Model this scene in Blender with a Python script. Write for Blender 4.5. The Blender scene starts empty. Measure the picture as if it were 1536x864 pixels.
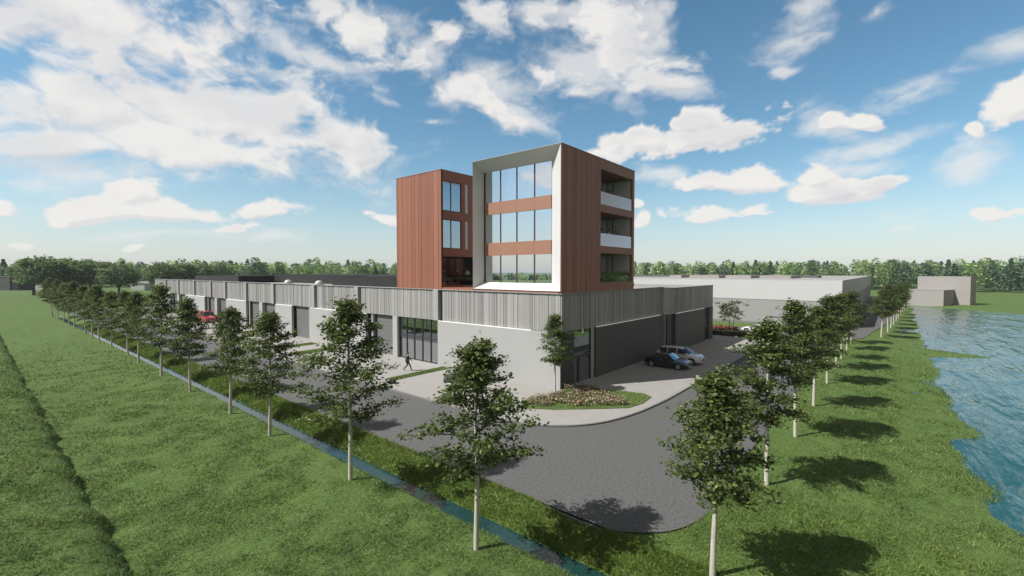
import bpy, bmesh, math, random
import numpy as np
from mathutils import Vector, Matrix
random.seed(7)
R = math.radians
SC = bpy.context.scene
COL = SC.collection

# ---------------------------------------------------------------- camera
CAM = Vector((-30.36, -20.26, 9.5))
HEAD = math.atan2(0.641, 0.767)
FOC = 684.0
cd = bpy.data.cameras.new('camera')
cd.sensor_width = 36.0
cd.lens = FOC / 1536 * 36.0
cd.clip_start = 0.1
cd.clip_end = 8000
cam = bpy.data.objects.new('camera', cd)
COL.objects.link(cam)
cam.location = CAM
cam.rotation_euler = (R(90 - 2.01), 0, HEAD - R(90))
SC.camera = cam

# ---------------------------------------------------------------- sun, exposure
SUN_EL = R(46.5)
SH = Vector((0.842, -0.539))                 # direction in which shadows fall
sl = bpy.data.lights.new('sun', 'SUN')
sl.energy = 5.0
sl.angle = R(0.53)
sl.color = (1.0, 0.965, 0.915)
sun = bpy.data.objects.new('sun', sl)
COL.objects.link(sun)
ray_dir = Vector((SH.x * math.cos(SUN_EL), SH.y * math.cos(SUN_EL), -math.sin(SUN_EL)))
sun.rotation_euler = ray_dir.to_track_quat('-Z', 'Y').to_euler()
sun.location = (-60, 30, 80)
SC.view_settings.view_transform = 'Standard'
SC.view_settings.look = 'None'
SC.view_settings.exposure = 0.45
SC.view_settings.gamma = 1.0
SC.view_settings.use_curve_mapping = False

# ---------------------------------------------------------------- sky with clouds
W = bpy.data.worlds.new('World')
SC.world = W
W.use_nodes = True
NT = W.node_tree
NT.nodes.clear()


def wn(t, **k):
    n = NT.nodes.new(t)
    for a, b in k.items():
        setattr(n, a, b)
    return n


def wl(a, b):
    NT.links.new(a, b)


def wmath(op, a, b=None, c=None):
    n = wn('ShaderNodeMath', operation=op)
    for i, v in enumerate((a, b, c)):
        if v is None:
            continue
        if isinstance(v, (int, float)):
            n.inputs[i].default_value = v
        else:
            wl(v, n.inputs[i])
    return n.outputs[0]


def wmix(f, a, b):
    n = wn('ShaderNodeMix', data_type='RGBA')
    wl(f, n.inputs[0])
    for i, v in ((6, a), (7, b)):
        if isinstance(v, tuple):
            n.inputs[i].default_value = (*v, 1)
        else:
            wl(v, n.inputs[i])
    return n.outputs[2]


def vnoise(x, y, seed, octaves, rough=0.5, lac=2.03):
    """Fractal value noise on arrays, about 0..1."""
    rs = np.random.RandomState(seed)
    tot, amp, norm = 0.0, 1.0, 0.0
    for o in range(octaves):
        g = rs.rand(256, 256).astype(np.float32)
        ox, oy = rs.rand(2) * 256
        X, Y = x + ox, y + oy
        xi, yi = np.floor(X).astype(np.int32), np.floor(Y).astype(np.int32)
        fx, fy = X - xi, Y - yi
        fx = fx * fx * fx * (fx * (fx * 6 - 15) + 10)
        fy = fy * fy * fy * (fy * (fy * 6 - 15) + 10)
        x0, x1, y0, y1 = xi & 255, (xi + 1) & 255, yi & 255, (yi + 1) & 255
        a = g[y0, x0] * (1 - fx) + g[y0, x1] * fx
        b = g[y1, x0] * (1 - fx) + g[y1, x1] * fx
        tot = tot + amp * (a * (1 - fy) + b * fy)
        norm += amp
        amp *= rough
        x, y = x * lac * 0.8 + y * lac * 0.6, y * lac * 0.8 - x * lac * 0.6
    return tot / norm


def ss(v, a, b):
    t = np.clip((v - a) / (b - a), 0, 1)
    return t * t * (3 - 2 * t)


def cloud_map(w=3072, h=512):
    """Cloud cover and cloud shade over azimuth (360 degrees) and elevation (0-60 degrees)."""
    azd = (np.arange(w, dtype=np.float32) + .5) / w * 360 - 180
    eld = (np.arange(h, dtype=np.float32) + .5) / h * 60
    A, E = np.meshgrid(azd, eld)
    ar, er = np.radians(A), np.radians(E)
    # where each direction lies on a flat cloud chart ahead (used to set out the individual clouds)
    p = R(2.01)
    cx, cy, cz = np.sin(ar) * np.cos(er), np.cos(ar) * np.cos(er), np.sin(er)
    f = cy * math.cos(p) - cz * math.sin(p)
    u = cy * math.sin(p) + cz * math.cos(p)
    ok = f > 0.15
    fs = np.where(ok, f, 1)
    PX, PY = 768 + FOC * cx / fs, 432 - FOC * u / fs
    # general drifting coordinates
    nx_, ny_ = A / 9.0, E / 6.0
    w1 = vnoise(nx_, ny_, 1, 5, .55) - .5
    w2 = vnoise(nx_, ny_, 2, 5, .55) - .5
    wx, wy = PX + w1 * 70, PY + w2 * 46

    def cov(blobs):
        c = np.full(A.shape, -1.0, np.float32)
        for b in blobs:
            x, y, rx, ry = b[:4]
            t = math.radians(b[4] if len(b) > 4 else 0)
            s = b[5] if len(b) > 5 else 1.0
            dx, dy = wx - x, wy - y
            X = (dx * math.cos(t) - dy * math.sin(t)) / rx
            Y = (dx * math.sin(t) + dy * math.cos(t)) / ry
            if len(b) > 6:                       # flat underside
                Y = np.where(Y > 0, Y * 1.7, Y)
            c = np.maximum(c, (1 - np.sqrt(X * X + Y * Y)) * s)
        return np.where(ok, c, -1)

    big = cov(DENSE)
    cum = cov(CUMULUS)
    thin = cov(THIN)
    ox, oy = A / 6.5 + 1.1 * w1, E / 4.2 + 1.1 * w2
    n1 = (vnoise(ox, oy, 3, 9, .62) - .5) * 2.5
    n2 = (vnoise((A + E * .8) / 6.0 + w1 * 1.8, (E - A * .25) / 2.3 + w2 * 1.4, 4, 8, .58) - .5) * 2.2
    n3 = vnoise(A / 7, E / 4, 5, 5, .5)
    back = ss(np.abs(A), 52, 66) * np.where(A < 0, ss(vnoise(A / 15, E / 8, 8, 4, .5), .36, .55), ss(vnoise(A / 26, E / 11, 8, 4, .5), .60, .75)) * ss(E, 3, 10)
    d_big = ss(big * 1.35 + n1 * 1.0 + n2 * .36, -0.06, 0.86)
    d_cum = ss(cum * 1.45 + n1 * 1.15, 0.0, 0.52)
    d_thin = ss(thin * 1.0 + n2 * .5 + n1 * .7, -0.10, 1.0) * .72
    d_back = ss(back * 1.2 - .45 + n1 * .7, 0.0, .45)
    fill_veil = np.maximum(ss(np.abs(A), 54, 70) * (1 - .75 * ss(A, -150, -125) * (1 - ss(A, -80, -66))), ss(E, 50, 58))
    dens = np.maximum.reduce([d_big * .96, d_cum, d_thin, d_back * .9])
    dens = dens * ss(E, 0.2, 3.0) * (1 - ss(E, 50, 59))
    thick = np.clip(np.maximum(big, cum) * 1.3 + n1 * .6, 0, 1)
    k = 6                                    # shading: compared with the cloud nearer the sun
    sun_side = np.roll(np.roll(thick, -k, 0), k, 1)
    shade = np.clip(.5 * ss(thick, .25, .9) * ss(n3, .35, .65) + 1.6 * np.clip(sun_side - thick, 0, .35), 0, 1)
    shade = shade * (1 - ss(np.abs(A), 55, 70))
    return dens.astype(np.float32), shade.astype(np.float32), fill_veil.astype(np.float32)


DENSE = [(210, 60, 270, 105, -14), (20, 20, 220, 70, 0), (300, 165, 180, 76, -10), (110, 140, 170, 62), (400, 190, 120, 60, -20),
         (490, 205, 85, 40, -20), (540, 232, 50, 52, -50), (60, 215, 160, 32), (330, 60, 100, 76), (250, 215, 170, 40, -12), (370, 235, 120, 34, -8), (430, 175, 60, 40),
         (725, 30, 56, 46, 0, .9), (545, 45, 70, 44, -35, .8), (630, 90, 80, 34, -36, .75), (700, 110, 85, 34, -40, .75), (750, 150, 70, 26, -40, .7), (830, 115, 100, 32, -28, .7),
         (915, 55, 44, 80, 30, .72), (980, 112, 85, 26, 10, .68), (870, 135, 60, 24, 0, .8), (500, 15, 60, 30, -30, .7), (660, 45, 60, 28, 0, .7), (810, 18, 40, 22, 0, .8)]
CUMULUS = [(225, 312, 160, 30, -6, 1, 1), (120, 318, 60, 32, 10, 1, 1), (190, 285, 60, 28, 0, 1, 1), (400, 312, 85, 24, 4, 1, 1), (345, 340, 52, 12, 6, 1, 1), (5, 315, 42, 24, 0, 1, 1),
           (578, 344, 40, 13, -16, 1, 1), (25, 362, 34, 8, 0, 1, 1), (200, 372, 18, 6, 0, 1, 1),
           (960, 222, 95, 36, 10, 1, 1), (1035, 190, 60, 40, 0, 1, 1), (1120, 192, 85, 34, 12, 1, 1), (1060, 215, 120, 34, 12, 1, 1), (905, 225, 35, 30, 0, 1, 1),
           (1130, 285, 110, 32, 0, 1, 1), (1065, 290, 50, 26, 0, 1, 1), (1215, 268, 40, 26, 0, 1, 1), (1230, 292, 80, 22, 6, 1, 1), (1320, 272, 60, 15, 14, 1, 1),
           (1080, 334, 75, 17, 2, 1, 1), (1140, 326, 45, 12, 8, 1, 1), (960, 318, 18, 14, 0, 1, 1), (965, 345, 14, 16, 0, 1, 1),
           (1256, 176, 22, 12, 0, .8, 1), (1290, 180, 24, 14, 0, .8, 1), (1535, 160, 70, 44, 18, 1, 1), (1490, 320, 30, 11, 0, 1, 1), (1535, 314, 25, 8, 0, 1, 1),
           (1448, 205, 20, 10, 0, .8, 1)]
THIN = [(330, 215, 300, 70, -12), (90, 250, 200, 46, -4), (120, 190, 200, 40, -6), (640, 80, 130, 46, -38), (740, 110, 150, 46, -35), (860, 110, 130, 50, -25),
        (950, 60, 70, 90, 35), (1010, 120, 70, 24), (510, 100, 100, 22, -22), (790, 170, 80, 20, -40), (440, 75, 70, 30, -30), (1190, 45, 100, 46, 25, .8),
        (1170, 108, 40, 12, 18), (1310, 215, 110, 16, 12, .8), (1370, 140, 90, 14, 20, .6), (1320, 20, 70, 16, 25, .7), (60, 275, 100, 24), (250, 352, 200, 12, 0, .7),
        (1440, 240, 56, 34, 20, .9), (1260, 190, 90, 26, -25, .7), (1010, 270, 90, 16, -8, .6), (800, 15, 60, 30), (840, 20, 50, 20), (1250, 250, 110, 14, 10, .6),
        (1520, 70, 60, 20, 10, .5), (1350, 320, 90, 10, 5, .4), (650, 175, 40, 8, 0, .7), (590, 145, 60, 10, -20, .6)]
dens_, shade_, fill_veil_ = cloud_map()
cimg = bpy.data.images.new('cloud_cover', dens_.shape[1], dens_.shape[0], alpha=True, float_buffer=True)
cimg.colorspace_settings.name = 'Non-Color'
cpx = np.ones(dens_.shape + (4,), np.float32)
cpx[..., 0] = dens_
cpx[..., 1] = shade_
cpx[..., 2] = fill_veil_
cimg.pixels.foreach_set(cpx.ravel())
cimg.update()
cimg.pack()
del cpx

sky = wn('ShaderNodeTexSky', sky_type='NISHITA')
sky.sun_disc = False
sky.sun_elevation = SUN_EL
sky.sun_rotation = math.atan2(-SH.x, -SH.y)
sky.air_density = 1.0
sky.dust_density = 0.5
sky.ozone_density = 1.0
hsv = wn('ShaderNodeHueSaturation')
hsv.inputs['Hue'].default_value = 0.485
hsv.inputs['Saturation'].default_value = 1.18
hsv.inputs['Value'].default_value = 1.42
wl(sky.outputs[0], hsv.inputs['Color'])
tc = wn('ShaderNodeTexCoord')
rot = wn('ShaderNodeVectorRotate', rotation_type='Z_AXIS')
rot.inputs['Angle'].default_value = R(90) - HEAD
wl(tc.outputs['Generated'], rot.inputs['Vector'])
sep = wn('ShaderNodeSeparateXYZ')
wl(rot.outputs[0], sep.inputs[0])
uu = wmath('MULTIPLY_ADD', wmath('ARCTAN2', sep.outputs[0], sep.outputs[1]), 1 / (2 * math.pi), 0.5)
el = wmath('ARCSINE', sep.outputs[2])
vv = wmath('MULTIPLY', el, 3 / math.pi)
cmb = wn('ShaderNodeCombineXYZ')
wl(uu, cmb.inputs[0])
wl(vv, cmb.inputs[1])
itx = wn('ShaderNodeTexImage', interpolation='Linear', extension='EXTEND')
itx.image = cimg
wl(cmb.outputs[0], itx.inputs['Vector'])
cs = wn('ShaderNodeSeparateColor')
wl(itx.outputs['Color'], cs.inputs[0])
hz = wn('ShaderNodeMapRange')
hz.interpolation_type = 'SMOOTHSTEP'
wl(el, hz.inputs[0])
hz.inputs[1].default_value, hz.inputs[2].default_value = R(13), R(-2)
hz.inputs[3].default_value, hz.inputs[4].default_value = 0.0, 0.62
ccol = wmix(cs.outputs[1], (9.7, 9.5, 9.2), (7.2, 7.3, 7.7))
clear = wmix(cs.outputs[2], hsv.outputs[0], (3.3, 3.05, 2.7))      # thin grey veil added beside, behind and overhead to neutralise fill light
base = wmix(hz.outputs[0], clear, (6.3, 7.4, 8.4))
final = wmix(cs.outputs[0], base, ccol)
bg = wn('ShaderNodeBackground')
bg.inputs['Strength'].default_value = 0.066
wl(final, bg.inputs['Color'])
wo = wn('ShaderNodeOutputWorld')
wl(bg.outputs[0], wo.inputs['Surface'])
W.cycles.sampling_method = 'MANUAL'
W.cycles.sample_map_resolution = 512


# ================================================================ helpers
ALB = 0.75                                  # real-world albedo level for the exposure above


def alb(c):
    return tuple(v * ALB for v in c)


def material(name, color, rough=0.7, var=0.0, scale=3.0, bump=0.0, bscale=None, metallic=0.0, spec=0.5, color2=None,
             detail=5, island=0.0, stretch=None, bdist=0.02):
    color = alb(color)
    color2 = alb(color2) if color2 else None
    m = bpy.data.materials.new(name)
    m.use_nodes = True
    nt = m.node_tree
    b = nt.nodes['Principled BSDF']
    b.inputs['Roughness'].default_value = rough
    b.inputs['Metallic'].default_value = metallic
    b.inputs['Specular IOR Level'].default_value = spec
    b.inputs['Base Color'].default_value = (*color, 1)
    m.diffuse_color = (*color, 1)
    co = nt.nodes.new('ShaderNodeTexCoord')
    vec = co.outputs['Object']
    if stretch:
        mp = nt.nodes.new('ShaderNodeMapping')
        mp.inputs['Scale'].default_value = stretch
        nt.links.new(vec, mp.inputs[0])
        vec = mp.outputs[0]
    src = None
    if var or color2:
        n = nt.nodes.new('ShaderNodeTexNoise')
        n.inputs['Scale'].default_value = scale
        n.inputs['Detail'].default_value = detail
        n.inputs['Roughness'].default_value = 0.6
        nt.links.new(vec, n.inputs['Vector'])
        mr = nt.nodes.new('ShaderNodeMapRange')
        mr.inputs[1].default_value, mr.inputs[2].default_value = 0.3, 0.7
        nt.links.new(n.outputs[0], mr.inputs[0])
        mx = nt.nodes.new('ShaderNodeMix')
        mx.data_type = 'RGBA'
        nt.links.new(mr.outputs[0], mx.inputs[0])
        c2 = color2 or tuple(min(1, c * (1 + var)) for c in color)
        c1 = color if color2 else tuple(c * (1 - var) for c in color)
        mx.inputs[6].default_value = (*c1, 1)
        mx.inputs[7].default_value = (*c2, 1)
        src = mx.outputs[2]
        if island:
            g = nt.nodes.new('ShaderNodeNewGeometry')
            h = nt.nodes.new('ShaderNodeMapRange')
            h.inputs[3].default_value, h.inputs[4].default_value = 1 - island, 1 + island
            nt.links.new(g.outputs['Random Per Island'], h.inputs[0])
            v = nt.nodes.new('ShaderNodeVectorMath')
            v.operation = 'SCALE'
            nt.links.new(src, v.inputs[0])
            nt.links.new(h.outputs[0], v.inputs['Scale'])
            src = v.outputs[0]
        nt.links.new(src, b.inputs['Base Color'])
    if bump:
        n = nt.nodes.new('ShaderNodeTexNoise')
        n.inputs['Scale'].default_value = bscale or scale * 4
        n.inputs['Detail'].default_value = 4
        nt.links.new(vec, n.inputs['Vector'])
        bp = nt.nodes.new('ShaderNodeBump')
        bp.inputs['Strength'].default_value = bump
        bp.inputs['Distance'].default_value = bdist
        nt.links.new(n.outputs[0], bp.inputs['Height'])
        nt.links.new(bp.outputs[0], b.inputs['Normal'])
    return m


def glass_mat(name, tint, refl, gloss=(0.9, 0.95, 1.0), rough=0.01, solid=None):
    """Mirror-like glazing over a tinted see-through pane (or over a solid body colour)."""
    m = bpy.data.materials.new(name)
    m.use_nodes = True
    nt = m.node_tree
    nt.nodes.clear()
    out = nt.nodes.new('ShaderNodeOutputMaterial')
    gl = nt.nodes.new('ShaderNodeBsdfGlossy')
    gl.inputs['Color'].default_value = (*gloss, 1)
    gl.inputs['Roughness'].default_value = rough
    if solid:
        tr = nt.nodes.new('ShaderNodeBsdfDiffuse')
        tr.inputs['Color'].default_value = (*solid, 1)
    else:
        tr = nt.nodes.new('ShaderNodeBsdfTransparent')
        tr.inputs['Color'].default_value = (*tint, 1)
    fr = nt.nodes.new('ShaderNodeFresnel')
    fr.inputs['IOR'].default_value = 1.5
    mr = nt.nodes.new('ShaderNodeMapRange')
    mr.inputs[3].default_value = refl
    nt.links.new(fr.outputs[0], mr.inputs[0])
    mx = nt.nodes.new('ShaderNodeMixShader')
    nt.links.new(mr.outputs[0], mx.inputs[0])
    nt.links.new(tr.outputs[0], mx.inputs[1])
    nt.links.new(gl.outputs[0], mx.inputs[2])
    nt.links.new(mx.outputs[0], out.inputs['Surface'])
    return m


def leaf_mat(name, dark, light, bright=None, trans=0.3, patch=0.0):
    dark, light, bright = alb(dark), alb(light), alb(bright) if bright else None
    m = bpy.data.materials.new(name)
    m.use_nodes = True
    nt = m.node_tree
    b = nt.nodes['Principled BSDF']
    b.inputs['Roughness'].default_value = 0.55
    b.inputs['Specular IOR Level'].default_value = 0.3
    g = nt.nodes.new('ShaderNodeNewGeometry')
    r = nt.nodes.new('ShaderNodeValToRGB')
    r.color_ramp.elements[0].color = (*dark, 1)
    r.color_ramp.elements[1].color = (*light, 1)
    r.color_ramp.elements[1].position = 0.8
    if bright:
        e = r.color_ramp.elements.new(1.0)
        e.color = (*bright, 1)
    nt.links.new(g.outputs['Random Per Island'], r.inputs[0])
    col = r.outputs[0]
    if patch:
        co = nt.nodes.new('ShaderNodeTexCoord')
        n = nt.nodes.new('ShaderNodeTexNoise')
        n.inputs['Scale'].default_value = 0.55
        n.inputs['Detail'].default_value = 6
        n.inputs['Roughness'].default_value = 0.7
        nt.links.new(co.outputs['Object'], n.inputs['Vector'])
        cr = nt.nodes.new('ShaderNodeValToRGB')
        cr.color_ramp.elements[0].position, cr.color_ramp.elements[1].position = 0.34, 0.68
        cr.color_ramp.elements[0].color = (1 - patch, 1 - patch * .75, 1 - patch, 1)
        cr.color_ramp.elements[1].color = (1 + patch * .9, 1 + patch * .6, 1 + patch * .7, 1)
        nt.links.new(n.outputs[0], cr.inputs[0])
        vm = nt.nodes.new('ShaderNodeVectorMath')
        vm.operation = 'MULTIPLY'
        nt.links.new(col, vm.inputs[0])
        nt.links.new(cr.outputs[0], vm.inputs[1])
        col = vm.outputs[0]
    nt.links.new(col, b.inputs['Base Color'])
    t = nt.nodes.new('ShaderNodeBsdfTranslucent')
    nt.links.new(col, t.inputs['Color'])
    mx = nt.nodes.new('ShaderNodeMixShader')
    mx.inputs[0].default_value = trans
    nt.links.new(b.outputs[0], mx.inputs[1])
    nt.links.new(t.outputs[0], mx.inputs[2])
    nt.links.new(mx.outputs[0], nt.nodes['Material Output'].inputs['Surface'])
    return m


def np_mesh(name, verts, faces, mats=()):
    """verts (N,3), faces (M,k) as arrays."""
    verts = np.ascontiguousarray(verts, dtype=np.float32)
    faces = np.ascontiguousarray(faces, dtype=np.int32)
    me = bpy.data.meshes.new(name)
    k = faces.shape[1]
    me.vertices.add(len(verts))
    me.vertices.foreach_set('co', verts.ravel())
    me.loops.add(faces.size)
    me.loops.foreach_set('vertex_index', faces.ravel())
    me.polygons.add(len(faces))
    me.polygons.foreach_set('loop_start', np.arange(0, faces.size, k, dtype=np.int32))
    me.polygons.foreach_set('loop_total', np.full(len(faces), k, dtype=np.int32))
    for m in mats:
        me.materials.append(m)
    me.update(calc_edges=True)
    return me


def link(name, me, parent=None):
    o = bpy.data.objects.new(name, me)
    COL.objects.link(o)
    if parent:
        o.parent = parent
    return o


def tag(o, label=None, cat=None, group=None, kind=None):
    if label:
        o['label'] = label
    if cat:
        o['category'] = cat
    if group:
        o['group'] = group
    if kind:
        o['kind'] = kind
    return o


def thing(name, label, cat, loc=(0, 0, 0), rz=0.0, group=None):
    o = bpy.data.objects.new(name, None)
    o.empty_display_size = 0.3
    COL.objects.link(o)
    o.location = loc
    o.rotation_euler = (0, 0, rz)
    return tag(o, label, cat, group)


def copy_tree(o, loc, rz, label, scale=1.0, parent=None):
    c = o.copy()
    COL.objects.link(c)
    if parent is None:
        c.location = loc
        c.rotation_euler = (0, 0, rz)
        c.scale = (scale,) * 3
        if label:
            c['label'] = label
    else:
        c.parent = parent
    for ch in list(o.children):
        copy_tree(ch, None, None, None, parent=c)
    return c


class MB:
    def __init__(s):
        s.v, s.f, s.m = [], [], []

    def add(s, vs, fs, mi=0):
        n = len(s.v)
        s.v += [tuple(p) for p in vs]
        for f in fs:
            s.f.append([n + i for i in f])
            s.m.append(mi)

    def box(s, x0, y0, z0, x1, y1, z1, mi=0):
        x0, x1 = min(x0, x1), max(x0, x1)
        y0, y1 = min(y0, y1), max(y0, y1)
        z0, z1 = min(z0, z1), max(z0, z1)
        vs = [(x0, y0, z0), (x1, y0, z0), (x1, y1, z0), (x0, y1, z0), (x0, y0, z1), (x1, y0, z1), (x1, y1, z1), (x0, y1, z1)]
        s.add(vs, [(0, 3, 2, 1), (4, 5, 6, 7), (0, 1, 5, 4), (1, 2, 6, 5), (2, 3, 7, 6), (3, 0, 4, 7)], mi)
        return s

    def prism(s, poly, z0, z1, mi=0, bottom=True):
        n = len(poly)
        vs = [(x, y, z0) for x, y in poly] + [(x, y, z1) for x, y in poly]
        fs = [tuple(range(n, 2 * n))] + [(i, (i + 1) % n, n + (i + 1) % n, n + i) for i in range(n)]
        if bottom:
            fs.append(tuple(reversed(range(n))))
        s.add(vs, fs, mi)
        return s

    def tube(s, pts, rad, n=8, mi=0, caps=True):
        pts = [Vector(p) for p in pts]
        if not hasattr(rad, '__len__'):
            rad = [rad] * len(pts)
        rings = []
        for i, p in enumerate(pts):
            d = (pts[min(i + 1, len(pts) - 1)] - pts[max(i - 1, 0)])
            d = d.normalized() if d.length > 1e-9 else Vector((0, 0, 1))
            a = d.orthogonal().normalized() if i == 0 else (a - d * a.dot(d)).normalized()
            b = d.cross(a)
            rings.append([p + (a * math.cos(t) + b * math.sin(t)) * rad[i] for t in [2 * math.pi * k / n for k in range(n)]])
        vs = [q for r in rings for q in r]
        fs = []
        for i in range(len(pts) - 1):
            for k in range(n):
                fs.append((i * n + k, i * n + (k + 1) % n, (i + 1) * n + (k + 1) % n, (i + 1) * n + k))
        if caps:
            fs.append(tuple(reversed(range(n))))
            fs.append(tuple(range((len(pts) - 1) * n, len(pts) * n)))
        s.add(vs, fs, mi)
        return s

    def lathe(s, prof, c=(0, 0, 0), n=20, axis='z', mi=0):
        vs, fs = [], []
        for r, h in prof:
            for k in range(n):
                t = 2 * math.pi * k / n
                if axis == 'z':
                    vs.append((c[0] + r * math.cos(t), c[1] + r * math.sin(t), c[2] + h))
                else:
                    vs.append((c[0] + r * math.cos(t), c[1] + h, c[2] + r * math.sin(t)))
        for i in range(len(prof) - 1):
            for k in range(n):
                fs.append((i * n + k, i * n + (k + 1) % n, (i + 1) * n + (k + 1) % n, (i + 1) * n + k))
        s.add(vs, fs, mi)
        return s

    def build(s, name, mats, parent=None, smooth=False, off=None, bevel=0.0):
        if not isinstance(mats, (list, tuple)):
            mats = [mats]
        if off is None:
            off = parent.location if parent is not None and parent.parent is None else (0, 0, 0)
        me = bpy.data.meshes.new(name)
        me.from_pydata([(x - off[0], y - off[1], z - off[2]) for x, y, z in s.v], [], s.f)
        for m in mats:
            me.materials.append(m)
        if max(s.m, default=0):
            me.polygons.foreach_set('material_index', s.m)
        bm = bmesh.new()
        bm.from_mesh(me)
        bmesh.ops.recalc_face_normals(bm, faces=bm.faces)
        if bevel:
            ed = [e for e in bm.edges if len(e.link_faces) == 2 and e.calc_face_angle(0) > 0.5]
            bmesh.ops.bevel(bm, geom=ed, offset=bevel, segments=2, affect='EDGES', profile=0.6)
        bm.to_mesh(me)
        bm.free()
        if smooth:
            me.polygons.foreach_set('use_smooth', [True] * len(me.polygons))
            me.set_sharp_from_angle(angle=R(40))
        me.update()
        return link(name, me, parent)


def box_part(name, m, parent, *b, bevel=0.0, off=None):
    return MB().box(*b).build(name, m, parent, bevel=bevel, off=off)


# ================================================================ materials
M = {}
M['asphalt'] = material('asphalt', (0.072, 0.073, 0.074), 0.92, scale=8, detail=10, color2=(0.148, 0.149, 0.146), bump=0.25, bscale=70)
M['paving'] = material('paving', (0.325, 0.317, 0.30), 0.85, scale=1.3, detail=8, color2=(0.365, 0.357, 0.338), bump=0.15, bscale=20)
M['kerb'] = material('kerb', (0.2, 0.2, 0.2), 0.85, var=0.15, scale=5)
M['white_wall'] = material('white_render', (0.415, 0.417, 0.412), 0.75, var=0.02, scale=0.5, bump=0.05, bscale=25)
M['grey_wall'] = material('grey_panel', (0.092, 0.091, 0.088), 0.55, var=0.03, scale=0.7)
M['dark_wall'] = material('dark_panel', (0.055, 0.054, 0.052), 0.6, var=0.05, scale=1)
M['clad_a'] = material('cladding_light', (0.385, 0.38, 0.37), 0.5, var=0.04, scale=0.8)
M['clad_b'] = material('cladding_mid', (0.325, 0.32, 0.312), 0.5, var=0.04, scale=0.8)
M['clad_c'] = material('cladding_dark', (0.235, 0.23, 0.225), 0.5, var=0.04, scale=0.8)
M['roof_grey'] = material('roof_membrane', (0.36, 0.35, 0.34), 0.9, var=0.08, scale=0.4)
M['roof_black'] = material('black_bitumen', (0.012, 0.012, 0.013), 0.85, var=0.3, scale=0.8)
M['door_grey'] = material('door_steel', (0.17, 0.17, 0.172), 0.5, var=0.04, scale=1)
M['frame'] = material('dark_frame', (0.035, 0.035, 0.038), 0.45)
M['alu'] = material('white_aluminium', (0.68, 0.675, 0.665), 0.45, var=0.015, scale=0.6)
M['brown_a'] = material('brown_cladding', (0.32, 0.124, 0.074), 0.5, var=0.05, scale=0.7)
M['brown_b'] = material('brown_cladding_deep', (0.285, 0.108, 0.065), 0.5, var=0.05, scale=0.7)
M['brown_c'] = material('brown_cladding_pale', (0.345, 0.138, 0.084), 0.5, var=0.05, scale=0.7)
M['spandrel'] = material('copper_spandrel', (0.36, 0.185, 0.125), 0.45, var=0.03, scale=0.6)
M['seam'] = material('seam_dark', (0.06, 0.022, 0.014), 0.7)
M['inside'] = material('interior_plaster', (0.5, 0.5, 0.49), 0.9, var=0.03, scale=0.5)
M['inside_dark'] = material('interior_dark', (0.10, 0.10, 0.11), 0.9, var=0.1, scale=0.5)
M['warehouse'] = material('warehouse_panel', (0.57, 0.575, 0.575), 0.65, var=0.015, scale=0.3)
M['warehouse_low'] = material('warehouse_plinth', (0.33, 0.33, 0.326), 0.7, var=0.02, scale=0.3)
M['pale'] = material('pale_block', (0.34, 0.325, 0.305), 0.8, var=0.03, scale=0.3)
M['far_grey'] = material('far_grey_panel', (0.115, 0.115, 0.118), 0.8, var=0.05, scale=0.3)
M['black'] = material('black_rubber', (0.015, 0.015, 0.016), 0.7)
M['chrome'] = material('rim_alloy', (0.55, 0.55, 0.56), 0.35, metallic=0.6)
M['lamp_glass'] = material('lamp_glass', (0.55, 0.56, 0.58), 0.15)
M['tail'] = material('tail_lamp_red', (0.35, 0.01, 0.01), 0.2)
M['dome'] = material('dome_acrylic', (0.6, 0.6, 0.6), 0.25)
M['bark'] = material('bark', (0.60, 0.58, 0.49), 0.9, scale=6, color2=(0.42, 0.40, 0.33), bump=0.4, bscale=30)
M['bark_dark'] = material('bark_dark', (0.09, 0.075, 0.06), 0.9, var=0.2, scale=3)
M['facade_glass'] = glass_mat('facade_glass', (0.78, 0.82, 0.84), 0.72)
M['win_glass'] = glass_mat('window_glass', (0.6, 0.63, 0.65), 0.36)
M['entry_glass'] = glass_mat('entrance_glass', (0.8, 0.82, 0.82), 0.42)
M['rail_glass'] = glass_mat('balustrade_glass', (0.72, 0.82, 0.9), 0.58, gloss=(0.84, 0.91, 1))
M['clear_rail'] = glass_mat('clear_balustrade_glass', (0.85, 0.93, 0.88), 0.06)
M['car_glass'] = glass_mat('car_glass', (0, 0, 0), 0.10, solid=(0.01, 0.011, 0.013), gloss=(0.62, 0.65, 0.7))


def car_paint(name, c, rough=0.22, coat=1.0):
    m = material(name, c, rough, var=0.02, scale=2)
    b = m.node_tree.nodes['Principled BSDF']
    b.inputs['Coat Weight'].default_value = coat
    b.inputs['Coat Roughness'].default_value = 0.04
    return m


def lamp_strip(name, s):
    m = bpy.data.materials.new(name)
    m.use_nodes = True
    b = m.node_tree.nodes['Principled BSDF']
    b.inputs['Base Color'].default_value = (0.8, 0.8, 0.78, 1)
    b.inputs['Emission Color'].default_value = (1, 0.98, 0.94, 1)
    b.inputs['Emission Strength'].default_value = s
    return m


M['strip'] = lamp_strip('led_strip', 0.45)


# ================================================================ terrain
def shore(x):
    """y of the lake's near shore."""
    x = np.asarray(x, float)
    y = -23.7 + 0.22 * np.sin(x * 0.55) + 0.3 * np.sin(x * 0.27 + 1.1) + 0.10 * np.sin(x * 1.3 + 0.4)
    for c, w, a in ((44.3, 2.0, -4.6), (46.5, 2.2, -2.4), (9.0, 2.2, -0.6), (6.0, 1.4, 0.6), (-0.4, 2.0, -0.5), (-3.2, 1.4, 0.45), (-7.0, 3.0, -0.6), (28.0, 3.0, -0.3)):
        y = y + a * np.exp(-((x - c) / w) ** 2)
    y = y - np.clip((x - 60) * 0.012, 0, 1.2)
    return y


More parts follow.
